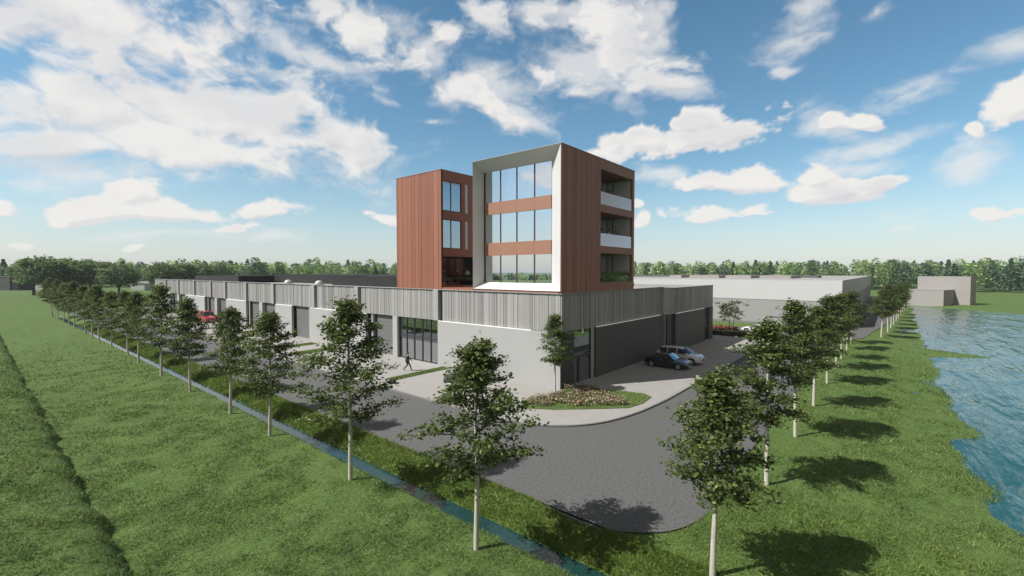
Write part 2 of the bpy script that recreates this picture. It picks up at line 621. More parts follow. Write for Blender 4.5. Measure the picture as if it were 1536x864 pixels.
def noise2(x, y, seed):
    """Sum of rotated sines: a cheap smooth noise, about -1..1."""
    rs = np.random.RandomState(seed)
    z = 0
    for _ in range(7):
        a = rs.uniform(0, 2 * math.pi)
        k = rs.uniform(0.6, 1.7)
        z = z + np.sin((x * math.cos(a) + y * math.sin(a)) * k + rs.uniform(0, 6.28))
    return z / 3.0


def sstep(v, a, b):
    t = np.clip((v - a) / (b - a), 0, 1)
    return t * t * (3 - 2 * t)


WATER_Z = -0.36
DITCH_Z = -0.50


def terrain(x, y):
    x = np.asarray(x, float)
    y = np.asarray(y, float)
    z = np.zeros(np.broadcast(x, y).shape)
    # dike to the left
    foot = -27.32 + 0.5 * (vnoise(y * 0.9, y * 0.0 + 3.3, 41, 4, .55) - .5)
    d = np.clip(foot - x, 0, None)
    z = z + np.where(d > 0, 0.62 * (1 - np.exp(-d / 0.38)) + 0.13 * np.clip(d, 0, 14), 0)
    # waves of the meadow
    mead = sstep(-x, 19.2, 21.5) * (1 - sstep(np.hypot(x - CAM.x, y - CAM.y), 140, 260))
    z = z + mead * (0.62 * (vnoise(x * 0.20 + 0.16 * y, y * 0.48 - 0.1 * x, 3, 5, .48) - .5))
    # ditch
    fade = 1 - sstep(y, 118, 126)
    left = sstep(x, -18.55, -17.8)
    right = np.clip((x + 17.76) / 2.25, 0, 1)
    dep = left * (1 - right) * 0.72
    z = z - dep * fade
    z = z + fade * 0.10 * noise2(x * 2.2, y * 2.2, 9) * sstep(x, -17.0, -16.6) * (1 - sstep(x, -15.9, -15.5))
    # lake
    far = 142.5 - np.clip(-28 - y, 0, None) * 0.85 + 2.5 * np.sin(y * 0.2)
    inl = np.minimum(shore(x) - y, far - x)
    bank = sstep(inl, -6.5, 0) * 0.36 + np.clip(inl, 0, 6) * 0.28
    lakez = (x > -60)
    z = z - bank * lakez
    ms = sstep(-y, 16.3, 17.6) * (1 - sstep(-y, 21.6, 23.4)) * (np.abs(x) < 140)
    z = z + ms * 0.34 * (vnoise(x * .45, y * .6, 15, 4, .5) - .5)
    # level ground below road, forecourt and buildings
    lev = ((x > -15.35) & (y > -14.75)) | ((x > 44) & (y > -19) & (x < 200))
    z = np.where(lev & (z > -0.3), np.minimum(z, -0.06), z)
    return z


def lines(a, b, fine0, fine1, step, grow=1.14):
    c = list(np.arange(fine0, fine1, step))
    s, v = step, fine1
    while v < b:
        c.append(v)
        s *= grow
        v += s
    c.append(b)
    s, v = step, fine0
    while v > a:
        s *= grow
        v -= s
        c.insert(0, max(v, a))
    return np.array(c)


xs = np.unique(np.round(np.concatenate([lines(-3500, 3500, -33, -14, 0.2, 1.16)]), 3))
ys = np.unique(np.round(np.concatenate([lines(-3500, 3500, -28, 14, 0.28, 1.045)]), 3))
xs = np.unique(np.round(np.concatenate([xs, np.arange(-18.8, -15.0, 0.06), np.arange(-28.6, -27.1, 0.07), np.arange(-14, 60, 0.5), np.arange(60, 175, 1.5)]), 3))
gx, gy = np.meshgrid(xs, ys)
gz = terrain(gx, gy)
nx, ny = len(xs), len(ys)
idx = np.arange(nx * ny).reshape(ny, nx)
gf = np.stack([idx[:-1, :-1], idx[:-1, 1:], idx[1:, 1:], idx[1:, :-1]], -1).reshape(-1, 4)


def grass_mat():
    m = bpy.data.materials.new('grass_ground')
    m.use_nodes = True
    nt = m.node_tree
    b = nt.nodes['Principled BSDF']
    b.inputs['Roughness'].default_value = 0.9
    b.inputs['Specular IOR Level'].default_value = 0.15
    co = nt.nodes.new('ShaderNodeTexCoord')

    def noise(scale, detail=5, st=(1, 1, 1)):
        mp = nt.nodes.new('ShaderNodeMapping')
        mp.inputs['Scale'].default_value = st
        nt.links.new(co.outputs['Object'], mp.inputs[0])
        n = nt.nodes.new('ShaderNodeTexNoise')
        n.inputs['Scale'].default_value = scale
        n.inputs['Detail'].default_value = detail
        n.inputs['Roughness'].default_value = 0.65
        nt.links.new(mp.outputs[0], n.inputs['Vector'])
        return n.outputs[0]

    def mix(f, a, c, lo=0.35, hi=0.65):
        r = nt.nodes.new('ShaderNodeMapRange')
        r.inputs[1].default_value, r.inputs[2].default_value = lo, hi
        nt.links.new(f, r.inputs[0])
        x = nt.nodes.new('ShaderNodeMix')
        x.data_type = 'RGBA'
        nt.links.new(r.outputs[0], x.inputs[0])
        for i, v in ((6, a), (7, c)):
            if isinstance(v, tuple):
                x.inputs[i].default_value = (*alb(v), 1)
            else:
                nt.links.new(v, x.inputs[i])
        return x.outputs[2]

    fine = mix(noise(9, 8), (0.056, 0.105, 0.025), (0.138, 0.215, 0.060))
    mid = mix(noise(1.1, 6), fine, (0.128, 0.197, 0.055), 0.45, 0.8)
    big = mix(noise(0.12, 4, (1, 0.6, 1)), mid, (0.134, 0.193, 0.058), 0.5, 0.9)
    nt.links.new(big, b.inputs['Base Color'])
    bp = nt.nodes.new('ShaderNodeBump')
    bp.inputs['Strength'].default_value = 0.8
    bp.inputs['Distance'].default_value = 0.12
    nt.links.new(noise(5, 7), bp.inputs['Height'])
    nt.links.new(bp.outputs[0], b.inputs['Normal'])
    return m


M['grass'] = grass_mat()
ground = link('ground', np_mesh('ground', np.stack([gx, gy, gz], -1).reshape(-1, 3), gf, [M['grass']]))
ground.data.polygons.foreach_set('use_smooth', [True] * len(ground.data.polygons))
tag(ground, kind='structure')


# ---------------------------------------------------------------- water
def water_mat(name, deep, scale, strength, dist, st, rz, rough=0.06):
    m = bpy.data.materials.new(name)
    m.use_nodes = True
    nt = m.node_tree
    b = nt.nodes['Principled BSDF']
    b.inputs['Base Color'].default_value = (*deep, 1)
    b.inputs['Roughness'].default_value = rough
    b.inputs['IOR'].default_value = 1.38
    b.inputs['Specular IOR Level'].default_value = 0.6
    co = nt.nodes.new('ShaderNodeTexCoord')
    h = None
    for sc, wgt, r2, s2 in ((scale, 1.0, rz, st), (scale * 2.9, 0.26, rz + 0.3, st), (scale * 9, 0.035, rz - 0.2, (.5, 1, 1))):
        mp = nt.nodes.new('ShaderNodeMapping')
        mp.inputs['Rotation'].default_value = (0, 0, r2)
        mp.inputs['Scale'].default_value = s2
        nt.links.new(co.outputs['Object'], mp.inputs[0])
        n = nt.nodes.new('ShaderNodeTexNoise')
        n.inputs['Scale'].default_value = sc
        n.inputs['Detail'].default_value = 3
        n.inputs['Distortion'].default_value = 0.6
        nt.links.new(mp.outputs[0], n.inputs['Vector'])
        ma = nt.nodes.new('ShaderNodeMath')
        ma.operation = 'MULTIPLY_ADD'
        nt.links.new(n.outputs[0], ma.inputs[0])
        ma.inputs[1].default_value = wgt
        if h is None:
            ma.inputs[2].default_value = 0
        else:
            nt.links.new(h, ma.inputs[2])
        h = ma.outputs[0]
    bp = nt.nodes.new('ShaderNodeBump')
    bp.inputs['Strength'].default_value = strength
    bp.inputs['Distance'].default_value = dist
    nt.links.new(h, bp.inputs['Height'])
    nt.links.new(bp.outputs[0], b.inputs['Normal'])
    return m


M['lake'] = water_mat('lake_water', (0.009, 0.062, 0.060), 0.33, 1.0, 0.62, (0.26, 1.35, 1), R(58))
M['ditch'] = water_mat('ditch_water', (0.010, 0.040, 0.037), 2.0, 0.35, 0.03, (1, 0.6, 1), 0.2)
lake = MB()
lake.add([(-60, -21.5, WATER_Z), (-60, -300, WATER_Z), (150, -300, WATER_Z), (150, -21.5, WATER_Z)], [(0, 1, 2, 3)])
tag(lake.build('lake_water', M['lake']), kind='structure')
dw = MB()
dw.add([(-18.6, -60, DITCH_Z), (-16.4, -60, DITCH_Z), (-16.4, 124, DITCH_Z), (-18.6, 124, DITCH_Z)], [(0, 1, 2, 3)])
tag(dw.build('ditch_water', M['ditch']), kind='structure')

# ---------------------------------------------------------------- road, forecourt, beds
INNER = [(-8.65, 140), (-8.65, 6.1), (-8.65, 0.7), (-8.4, -2.56), (-7.47, -4.44), (-5.94, -5.89), (-3.96, -6.75), (-1.13, -7.3), (2.75, -7.56)]


def smooth_pts(p, n=3):
    out = []
    for i in range(len(p) - 1):
        p0, p1, p2, p3 = p[max(i - 1, 0)], p[i], p[i + 1], p[min(i + 2, len(p) - 1)]
        for k in range(n):
            t = k / n
            q = []
            for a in range(2):
                q.append(0.5 * (2 * p1[a] + (p2[a] - p0[a]) * t + (2 * p0[a] - 5 * p1[a] + 4 * p2[a] - p3[a]) * t * t + (3 * p1[a] - p0[a] - 3 * p2[a] + p3[a]) * t ** 3))
            out.append(tuple(q))
    return out + [p[-1]]


curve_in = INNER[:2] + smooth_pts(INNER[2:], 4)
curve_out = smooth_pts([(-15.4, -8.8), (-15.62, -10.6), (-15.6, -12.0), (-15.1, -13.0), (-14.15, -14.1), (-12.6, -14.75), (-10.5, -14.85), (-8, -14.65)], 4)
road_poly = [(-15.4, 140)] + curve_out + [(40, -14.5), (46.8, -14.6), (52, -17.2), (62, -18.0), (72, -19.1), (96, -21), (140, -23.2), (200, -24.5),
                                       (200, -13.2), (62, -13.2), (57, -9), (55, -5), (55, 72), (46, 72), (46, -7.56)] + list(reversed(curve_in))
rd = MB()
rd.add([(x, y, 0.0) for x, y in road_poly], [tuple(range(len(road_poly)))])
tag(rd.build('road', M['asphalt']), kind='structure')
pave_poly = curve_in + [(41.0, -7.56), (41.0, 125), (0.5, 125), (0.5, 140)]
pv = MB()
pv.prism(pave_poly, -0.1, 0.11, bottom=False)
tag(pv.build('forecourt_paving', M['paving']), kind='structure')
# kerb stones along the road side of the forecourt
kb = MB()
kin = curve_in + [(41.0, -7.56)]
for i in range(len(kin) - 1):
    a, b = Vector(kin[i]), Vector(kin[i + 1])
    d = (b - a).normalized()
    n = Vector((d.y, -d.x))
    if n.dot(Vector((-1, -1))) < 0:
        n = -n
    q = [a + n * 0.002, b + n * 0.002, b + n * 0.12, a + n * 0.12]
    kb.prism([(p.x, p.y) for p in q], -0.05, 0.105)
tag(kb.build('kerb', M['kerb']), kind='structure')

# ================================================================ business hall
CLAD = [M['clad_a'], M['clad_b'], M['clad_c']]
Z_SOF, Z_TOP = 4.62, 7.72
EX, PY = 37.6, -0.72                        # far end of the short side; plane of its forward section
hall = thing('business_hall', 'long low business hall clad in vertical grey ribs above white wall panels', 'building', (0, 0, 0))


def ribs(mb, axis, a, b, z0, z1, rnd, face=0.0, depth=0.09):
    """Backing sheet with battens of uneven width; axis 'y' faces -x, axis 'x' faces -y."""
    def bx(p, q, d0, d1, zz0, zz1, mi):
        if axis == 'y':
            mb.box(face + d0, p, zz0, face + d1, q, zz1, mi)
        else:
            mb.box(p, face + d0, zz0, q, face + d1, zz1, mi)
    bx(a, b, 0.10, 0.35, z0, z1, 1)
    p = a
    while p < b - 0.02:
        w = min(rnd.choice([0.06, 0.08, 0.1, 0.14, 0.2, 0.3]), b - p)
        if rnd.random() < 0.8:
            dd = rnd.choice([0.06, 0.06, 0.07, 0.08])
            bx(p, p + w, dd, 0.098, z0 + 0.004, z1 - 0.004, rnd.choices([0, 1, 2], [5, 4, 1])[0])
        else:
            w = min(w, 0.12)
        p += w + rnd.choice([0.0, 0.0, 0.012, 0.02])


rnd = random.Random(11)
gaps = [14.7, 29.3, 40.1, 52.9, 63.6, 73.3, 81.0, 91.0, 102.0, 112.0]
edges = [0.0] + gaps + [122.3]
for i in range(len(edges) - 1):
    a = edges[i] + (0.75 if i else 0.0)
    b = edges[i + 1] - (0.45 if i < len(edges) - 2 else 0)
    m = MB()
    ribs(m, 'y', a if i else 0.0, b, Z_SOF, Z_TOP, rnd)
    if i:
        m.box(-0.12, edges[i], Z_SOF, 0.35, edges[i] + 0.75, Z_TOP, 0)       # smooth end strip beside the slot
    m.build('cladding_panel', CLAD, hall)
    if i < len(edges) - 2:
        box_part('shadow_gap', M['dark_wall'], hall, 0.30, b, Z_SOF, 0.45, edges[i + 1], Z_TOP - 0.1)
m = MB()
ribs(m, 'x', 0.36, 21.2, Z_SOF, Z_TOP, rnd)
m.build('cladding_panel', CLAD, hall)
m = MB()
ribs(m, 'x', 21.25, EX, Z_SOF, Z_TOP - 0.1, rnd, face=PY)
m.box(21.252, PY + 0.352, Z_SOF + 0.004, EX - 0.02, 0.34, Z_TOP - 0.11, 1)
m.build('cladding_panel', CLAD, hall)
box_part('smooth_return', M['alu'], hall, 21.2, PY + 0.02, Z_SOF - 0.02, 21.25, 0.35, Z_TOP - 0.095)      # plain white side of the forward section
# caps, roof, soffit, hidden sides
box_part('parapet_cap', M['clad_a'], hall, -0.06, -0.06, Z_TOP, 0.45, 122.35, Z_TOP + 0.06)
box_part('parapet_cap', M['clad_a'], hall, 0.452, -0.06, Z_TOP, 21.19, 0.45, Z_TOP + 0.055)
box_part('parapet_cap', M['clad_a'], hall, 21.192, PY - 0.04, Z_TOP - 0.09, EX + 0.04, 0.45, Z_TOP - 0.04)
box_part('roof', M['roof_grey'], hall, 0.352, 0.352, 6.9, EX - 0.1, 122.2, 7.2)
m = MB()
m.box(EX - 0.3, 0.353, 0.1, EX, 122.2, 7.6)
m.box(0.353, 121.9, 0.1, EX - 0.302, 122.2, 7.6)
m.build('wall', M['warehouse_low'], hall)
m = MB()
m.box(0.36, 0.36, Z_SOF + 0.01, 2.2, 122.2, Z_SOF + 0.1)
m.box(2.2, 0.36, Z_SOF + 0.01, EX - 0.3, 2.4, Z_SOF + 0.1)
m.build('soffit', M['dark_wall'], hall)
# inner dark shell behind the openings
box_part('inner_wall', M['inside'], hall, 5.0, 5.0, 0.11, 5.2, 121.8, Z_SOF)
box_part('inner_wall', M['inside'], hall, 5.2, 5.0, 0.11, EX - 0.31, 5.2, Z_SOF)


def bevel_panel(y0, y1, name='wall_panel'):
    MB().box(-0.14, y0, 0.05, 0.20, y1, Z_SOF - 0.03).build(name, M['white_wall'], hall, bevel=0.035)
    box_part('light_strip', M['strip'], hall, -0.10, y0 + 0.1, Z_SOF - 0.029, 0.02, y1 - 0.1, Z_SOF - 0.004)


def pier(y0, y1):
    MB().box(-0.10, y0, 0.05, 0.55, y1, Z_SOF - 0.03).build('pier', M['white_wall'], hall, bevel=0.03)


def roller_door(y0, y1):
    d = MB()
    n = 11
    for k in range(n):
        z0 = 0.12 + k * (Z_SOF - 0.14) / n
        d.box(0.46, y0, z0, 0.52, y1, z0 + (Z_SOF - 0.14) / n - 0.015)
    o = d.build('roller_door', M['door_grey'], hall)
    f = MB()
    f.box(0.40, y0, 0.12, 0.54, y0 + 0.1, Z_SOF - 0.01)
    f.box(0.40, y1 - 0.1, 0.12, 0.54, y1, Z_SOF - 0.01)
    f.box(0.40, y0 + 0.1, Z_SOF - 0.16, 0.54, y1 - 0.1, Z_SOF - 0.01)
    f.build('door_frame', M['frame'], o, off=hall.location)


def downpipe(y):
    m = MB()
    m.box(0.2, y - 0.16, 0.12, 0.5, y + 0.16, Z_SOF - 0.01, 0)
    m.box(0.25, y - 0.5, 0.12, 0.5, y - 0.16, Z_SOF - 0.01, 1)
    m.build('column', [M['clad_a'], M['frame']], hall)


# corner wall: starts flush at the corner, then panel to the entrance
box_part('wall_panel', M['white_wall'], hall, -0.12, -0.01, 0.05, 0.20, 14.75, Z_SOF - 0.03)
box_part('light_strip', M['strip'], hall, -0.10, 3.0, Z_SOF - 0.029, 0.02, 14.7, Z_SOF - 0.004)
# entrance: five tall bays with a transom
en = MB()
bays = [14.85, 16.2, 17.55, 18.9, 20.2, 21.45]
for y in bays:
    en.box(0.18, y - 0.06, 0.11, 0.34, y + 0.06, Z_SOF)
en.box(0.20, 14.9, 2.55, 0.33, 21.4, 2.68)
en.box(0.20, 14.9, 0.112, 0.33, 21.4, 0.22)
en.box(0.20, 14.9, Z_SOF - 0.12, 0.33, 21.4, Z_SOF - 0.001)
eo = en.build('entrance_frame', M['frame'], hall)
for i in range(5):
    m = MB()
    m.box(0.25, bays[i] + 0.06, 0.22, 0.27, bays[i + 1] - 0.06, 2.55)
    m.box(0.25, bays[i] + 0.06, 2.68, 0.27, bays[i + 1] - 0.06, Z_SOF - 0.12)
    m.build('pane', M['entry_glass'], eo, off=hall.location)
box_part('inner_floor', M['paving'], hall, 0.36, 14.0, 0.08, 4.99, 22.0, 0.13)
pier(21.5, 22.35)
roller_door(22.36, 26.2)
downpipe(26.75)
roller_door(26.95, 27.55)
bevel_panel(27.6, 41.3)
downpipe(42.1)
roller_door(42.3, 46.6)
bevel_panel(46.8, 52.3)
for s in (52.4, 73.0, 97.0):
    roller_door(s, s + 4.7)
    pier(s + 4.75, s + 6.0)
    roller_door(s + 6.05, s + 10.1)
    downpipe(s + 10.75)
bevel_panel(63.7, 72.9)
bevel_panel(84.6, 96.9)
bevel_panel(108.3, 122.2)

# short side, in shade: dark corner, glazed door, lined grey wall, slot, wall, glazing, end column
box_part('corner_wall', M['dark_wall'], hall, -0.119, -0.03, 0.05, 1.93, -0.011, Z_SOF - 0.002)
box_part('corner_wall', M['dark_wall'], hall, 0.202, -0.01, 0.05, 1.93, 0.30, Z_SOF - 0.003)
m = MB()
for x in (1.96, 4.74):
    m.box(x - 0.03, 0.06, 0.11, x + 0.07, 0.24, Z_SOF)
m.box(2.03, 0.08, 2.25, 4.71, 0.22, 2.42)
m.box(2.75, 0.07, 0.11, 2.95, 0.23, 2.25)
do = m.build('door_frame', M['frame'], hall)
m = MB()
m.box(2.03, 0.14, 2.42, 4.71, 0.16, Z_SOF)
m.box(2.03, 0.14, 0.13, 2.75, 0.16, 2.25)
m.box(2.95, 0.14, 0.13, 4.71, 0.16, 2.25)
m.build('pane', M['entry_glass'], do, off=hall.location)
box_part('column', M['clad_a'], hall, 4.82, 0.05, 0.11, 5.35, 0.3, Z_SOF - 0.002)


def lined_wall(x0, x1, y=0.0):
    m = MB()
    m.box(x0, y - 0.10, 0.05, x1, y + 0.25, Z_SOF - 0.06)
    k = 0.6
    while k < Z_SOF - 0.2:
        m.box(x0 + 0.01, y - 0.106, k, x1 - 0.01, y - 0.1005, k + 0.28)
        k += 0.31
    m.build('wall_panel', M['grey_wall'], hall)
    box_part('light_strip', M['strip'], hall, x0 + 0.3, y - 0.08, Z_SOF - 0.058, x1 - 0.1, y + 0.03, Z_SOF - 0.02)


lined_wall(5.4, 20.4)
box_part('slot', M['frame'], hall, 20.42, 0.3, 0.11, 20.85, 0.4, Z_SOF)
box_part('column', M['clad_b'], hall, 20.86, -0.30, 0.11, 21.18, 0.3, Z_SOF - 0.03)
box_part('side_door', M['frame'], hall, 21.2, -0.45, 0.11, 23.0, -0.35, Z_SOF - 0.01)
lined_wall(23.1, 34.0, PY + 0.1)
m = MB()
for x in (34.1, 35.0, 35.95):
    m.box(x - 0.05, PY + 0.16, 0.11, x + 0.05, PY + 0.32, Z_SOF)
m.box(34.15, PY + 0.18, 2.3, 35.9, PY + 0.3, 2.42)
wo_ = m.build('window_frame', M['frame'], hall)
m = MB()
for a_, b_ in ((34.15, 34.95), (35.05, 35.9)):
    m.box(a_, PY + 0.23, 0.12, b_, PY + 0.25, 2.3)
    m.box(a_, PY + 0.23, 2.42, b_, PY + 0.25, Z_SOF)
m.build('pane', M['entry_glass'], wo_, off=hall.location)
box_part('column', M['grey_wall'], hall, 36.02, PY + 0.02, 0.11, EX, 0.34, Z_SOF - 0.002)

# things on the hall's roof
def roof_box(x0, y0, x1, y1, z1, label):
    t = thing('roof_plant_screen', label, 'roof screen', (x0, y0, 7.2), group='black screens on the hall roof')
    h = MB()
    h.box(x0, y0, 7.2, x1, y1, z1)
    h.build('screen_wall', M['roof_black'], t)
    c = MB()
    for q in ((x0 - .04, y0 - .04, x1 + .04, y0 + .12), (x0 - .04, y1 - .12, x1 + .04, y1 + .04), (x0 - .04, y0 + .12, x0 + .12, y1 - .12), (x1 - .12, y0 + .12, x1 + .04, y1 - .12)):
        c.box(q[0], q[1], z1 + 0.002, q[2], q[3], z1 + 0.07)
    c.build('coping', M['frame'], t)


roof_box(6.5, 30.5, 13.0, 47.4, 8.78, 'short black roof screen standing in front, touching the brown tower in view')
roof_box(14.5, 22.0, 34.0, 107.0, 8.85, 'longest black roof screen, running behind the white roof domes')
roof_box(6.2, 85.0, 13.5, 113.0, 8.62, 'black roof screen at the far left end of the hall roof')
for x, y, lab in ((2.2, 43.2, 'white acrylic roof dome nearer to the brown tower'), (2.2, 53.0, 'white acrylic roof dome farther from the brown tower')):
    t = thing('roof_dome', lab, 'skylight', (x, y, 7.2), group='white domes on the hall roof')
    box_part('curb', M['roof_grey'], t, x - .6, y - .6, 7.2, x + .6, y + .6, 7.75)
    MB().lathe([(0.58, 0.0), (0.56, 0.15), (0.45, 0.36), (0.25, 0.5), (0.001, 0.55)], (x, y, 7.752), 20).build('dome', M['dome'], t, smooth=True)
t = thing('roof_vent', 'dark rounded vent sticking out beside the brown tower on the pale roof', 'roof vent', (15.3, 1.6, 7.2))
MB().tube([(15.2, 1.7, 7.2), (15.2, 1.7, 7.8), (15.25, 1.65, 8.05), (15.45, 1.5, 8.18), (15.75, 1.3, 8.15)], [.22, .22, .26, .3, .3], 12).build('duct', M['black'], t, smooth=True)
MB().lathe([(0.42, 0), (0.42, 0.1), (0.24, 0.13)], (15.2, 1.7, 7.201), 16).build('flange', M['roof_grey'], t)

# ================================================================ office tower
tower = thing('office_tower', 'brown clad office block of two joined volumes with a white framed window wall', 'building', (0, 0, 7.75))
BR = [M['brown_a'], M['brown_b'], M['brown_c'], M['seam']]
T_TOP = 19.65
FL = [(7.95, 8.55), (10.98, 12.12), (14.70, 15.78), (18.5, 19.65)]        # slab / spandrel bands, front


def planks(mb, axis, a, b, z0, z1, face, rnd, out=-1, th=0.25):
    """Vertical sheets of uneven width with narrow dark joints."""
    def bx(p, q, d0, d1, mi):
        lo, hi = (face + d0, face + d1) if out < 0 else (face - d1, face - d0)
        if axis == 'y':
            mb.box(lo, p, z0, hi, q, z1, mi)
        else:
            mb.box(p, lo, z0, q, hi, z1, mi)
    bx(a, b, 0.05, th, 3)
    p = a
    while p < b - 0.03:
        w = min(rnd.choice([0.3, 0.42, 0.42, 0.6, 0.75]), b - p)
        if b - p - w < 0.15:
            w = b - p
        bx(p, p + w - (0.03 if p + w < b else 0), rnd.choice([0.0, 0.0, 0.012]), 0.048, rnd.choice([0, 0, 1, 2]))
        p += w


rt = random.Random(5)
# --- right volume
m = MB()
planks(m, 'x', 0.02, 1.45, 7.786, T_TOP, 0.0, rt, th=0.06)
planks(m, 'x', 1.45, 6.3, 7.786, T_TOP, 0.0, rt)
planks(m, 'x', 0.02, 1.45, 7.786, T_TOP, 9.9, rt, out=1, th=0.06)
planks(m, 'x', 1.45, 13.2, 7.786, T_TOP, 9.9, rt, out=1)
planks(m, 'y', 0.26, 9.64, 7.786, T_TOP, 13.2, rt, out=1)
m.build('wall', BR, tower)
SIDE = [(7.786, 8.55), (11.22, 11.87), (14.92, 15.6), (18.72, T_TOP)]
m = MB()
for z0, z1 in SIDE:
    m.box(6.302, 0.002, z0, 12.76, 0.25, z1)
m.box(12.762, 0.001, 7.76, 13.2, 0.255, T_TOP)
m.build('balcony_frame', M['brown_a'], tower)
m = MB()
for z0, z1 in SIDE:
    m.box(6.31, 0.252, z0 + 0.02, 12.75, 2.1, z1 - 0.02)
m.build('balcony_slab', M['brown_b'], tower)
box_part('balcony_side_wall', M['alu'], tower, 12.77, 0.26, 7.8, 12.94, 2.4, T_TOP - 0.1)
box_part('balcony_side_wall', M['brown_b'], tower, 6.1, 0.26, 7.8, 6.3, 2.4, T_TOP - 0.1)
for i in range(3):
    z0, z1 = SIDE[i][1] - 0.02, SIDE[i + 1][0] + 0.02
    f = MB()
    for x in (6.36, 7.6, 8.9, 10.2, 11.5, 12.7):
        f.box(x - 0.05, 2.1, z0, x + 0.05, 2.2, z1)
    fo = f.build('balcony_window', M['brown_b'], tower)
    box_part('pane', M['facade_glass'], fo, 6.42, 2.14, z0, 12.66, 2.16, z1, off=tower.location)
    zb = SIDE[i][1]
    g = MB()
    top = 1.15 if i else 0.65
    g.box(6.33, 0.06, zb - 0.01, 12.74, 0.085, zb + top)
    g.build('balustrade', M['rail_glass'] if i else M['clear_rail'], tower)

box_part('base_strip', M['brown_a'], tower, 0.03, 0.255, 7.787, 0.5, 9.88, 7.948)
m = MB()
m.box(2.0, 9.905, 8.4, 12.9, 9.93, 19.6)
m.build('gap_reflector', M['facade_glass'], tower)  # unseen glazing added so the left volume's windows mirror the sky
# white splayed frame around the window wall
OY0, OY1, OZ0, OZ1 = 0.065, 9.835, 7.95, T_TOP - 0.02
IY0, IY1, IZ0, IZ1, ID = 1.79, 9.63, 8.53, 18.82, 1.25
o4 = [(OY0, OZ0), (OY1, OZ0), (OY1, OZ1), (OY0, OZ1)]
i4 = [(IY0, IZ0), (IY1, IZ0), (IY1, IZ1), (IY0, IZ1)]
m = MB()
vs = [(0.0 - 0.04, y, z) for y, z in o4] + [(ID, y, z) for y, z in i4] + [(ID + 0.12, y, z) for y, z in i4] + [(0.02, y + (0.002 if y > 5 else -0.002), z) for y, z in o4]
fs = []
for k in range(4):
    j = (k + 1) % 4
    fs += [(k, j, 4 + j, 4 + k), (4 + k, 4 + j, 8 + j, 8 + k), (8 + k, 8 + j, 12 + j, 12 + k), (12 + k, 12 + j, j, k)]
m.add(vs, fs)
m.build('window_surround', M['alu'], tower)
MULL = [IY0 + 0.03, 3.66, 5.64, 7.57, IY1 - 0.06]
rows = [(8.53, 11.02), (12.2, 14.85), (15.96, 18.82)]
wf = MB()
for y in MULL[1:4]:
    wf.box(ID + 0.02, y - 0.05, IZ0, ID + 0.14, y + 0.05, IZ1)
wf.box(ID + 0.02, IY1 - 0.14, IZ0, ID + 0.14, IY1 - 0.002, IZ1)
wf.box(ID + 0.02, IY0 + 0.002, IZ0, ID + 0.14, IY0 + 0.05, IZ1)
wf.build('mullion', M['seam'], tower)
for z0, z1 in ((11.02, 12.2), (14.85, 15.96)):
    m = MB()
    ys_ = [IY0 + 0.06, 3.66, 5.64, 7.57, IY1 - 0.15]
    for k in range(4):
        m.box(ID - 0.03, ys_[k] + 0.008, z0, ID + 0.10, ys_[k + 1] - 0.008, z1)
    m.build('spandrel', M['spandrel'], tower)
for z0, z1 in rows:
    for k in range(4):
        f = MB()
        a, b = (IY0 + 0.06, 3.61) if k == 0 else (MULL[k] + 0.05, (MULL[k + 1] - 0.05) if k < 3 else IY1 - 0.15)
        f.box(ID + 0.06, a, z0, ID + 0.08, b, z1)
        f.build('window_pane', M['facade_glass'], tower)
# rooms behind the window wall
m = MB()
for z in (7.96, 11.4, 15.2, 18.85):
    m.box(ID + 0.13, 0.26, z, 12.9, 9.64, z + 0.35)
m.build('floor_slab', M['inside'], tower)
box_part('room_wall', M['inside'], tower, 5.6, 2.42, 8.3, 5.8, 9.6, 18.7)
for z in (8.31, 11.751, 15.451):
    MB().lathe([(0.2, 0), (0.2, 2.95)], (3.0, 5.6, z), 14).build('room_column', M['alu'], tower, smooth=True)
    box_part('desk', M['inside'], tower, 2.4, 2.4, z + .7, 3.3, 4.3, z + .76)
# --- left volume and the link
m = MB()
planks(m, 'y', 14.3, 21.6, 7.786, T_TOP, 0.0, rt)
planks(m, 'x', 0.26, 7.25, 7.786, T_TOP, 21.6, rt, out=1)
planks(m, 'y', 14.31, 21.58, 7.786, T_TOP, 7.5, rt, out=1)
m.build('wall', BR, tower)
m = MB()
planks(m, 'y', 9.94, 14.28, 7.96, 11.6, 9.0, rt)
m.build('link_wall', BR, tower)
m = MB()
for z0, z1 in ((18.64, T_TOP), (14.8, 15.64), (11.07, 11.88), (7.96, 8.12)):
    m.box(0.252, 14.3, z0, 7.248, 14.55, z1)
for z0, z1 in ((15.64, 18.64), (11.88, 14.8)):
    m.box(2.82, 14.32, z0, 3.36, 14.55, z1)
    m.box(3.78, 14.32, z0, 7.24, 14.55, z1)
m.build('side_wall', M['brown_a'], tower)
m = MB()
for z0, z1 in ((15.64, 18.64), (11.88, 14.8)):
    m.box(3.362, 14.36, z0, 3.778, 14.5, z1)
m.build('white_panel', M['alu'], tower)
for z0, z1 in ((15.64, 18.64), (11.88, 14.8)):
    f = MB()
    for x in (0.29, 1.41, 2.78):
        f.box(x - 0.035, 14.36, z0, x + 0.035, 14.48, z1)
    f.box(0.33, 14.37, z0, 2.74, 14.47, z0 + .07)
    f.box(0.33, 14.37, z1 - .07, 2.74, 14.47, z1)
    fo = f.build('side_window', M['seam'], tower)
    box_part('pane', M['facade_glass'], fo, 0.32, 14.41, z0 + .07, 2.75, 14.43, z1 - .07, off=tower.location)
f = MB()
for x in (0.4, 1.5, 2.7, 3.9, 5.1):
    f.box(x - 0.04, 16.4, 8.12, x + 0.04, 16.5, 11.07)
fo = f.build('terrace_window', M['seam'], tower)
box_part('pane', M['win_glass'], fo, 0.26, 16.44, 8.12, 7.2, 16.46, 11.07, off=tower.location)
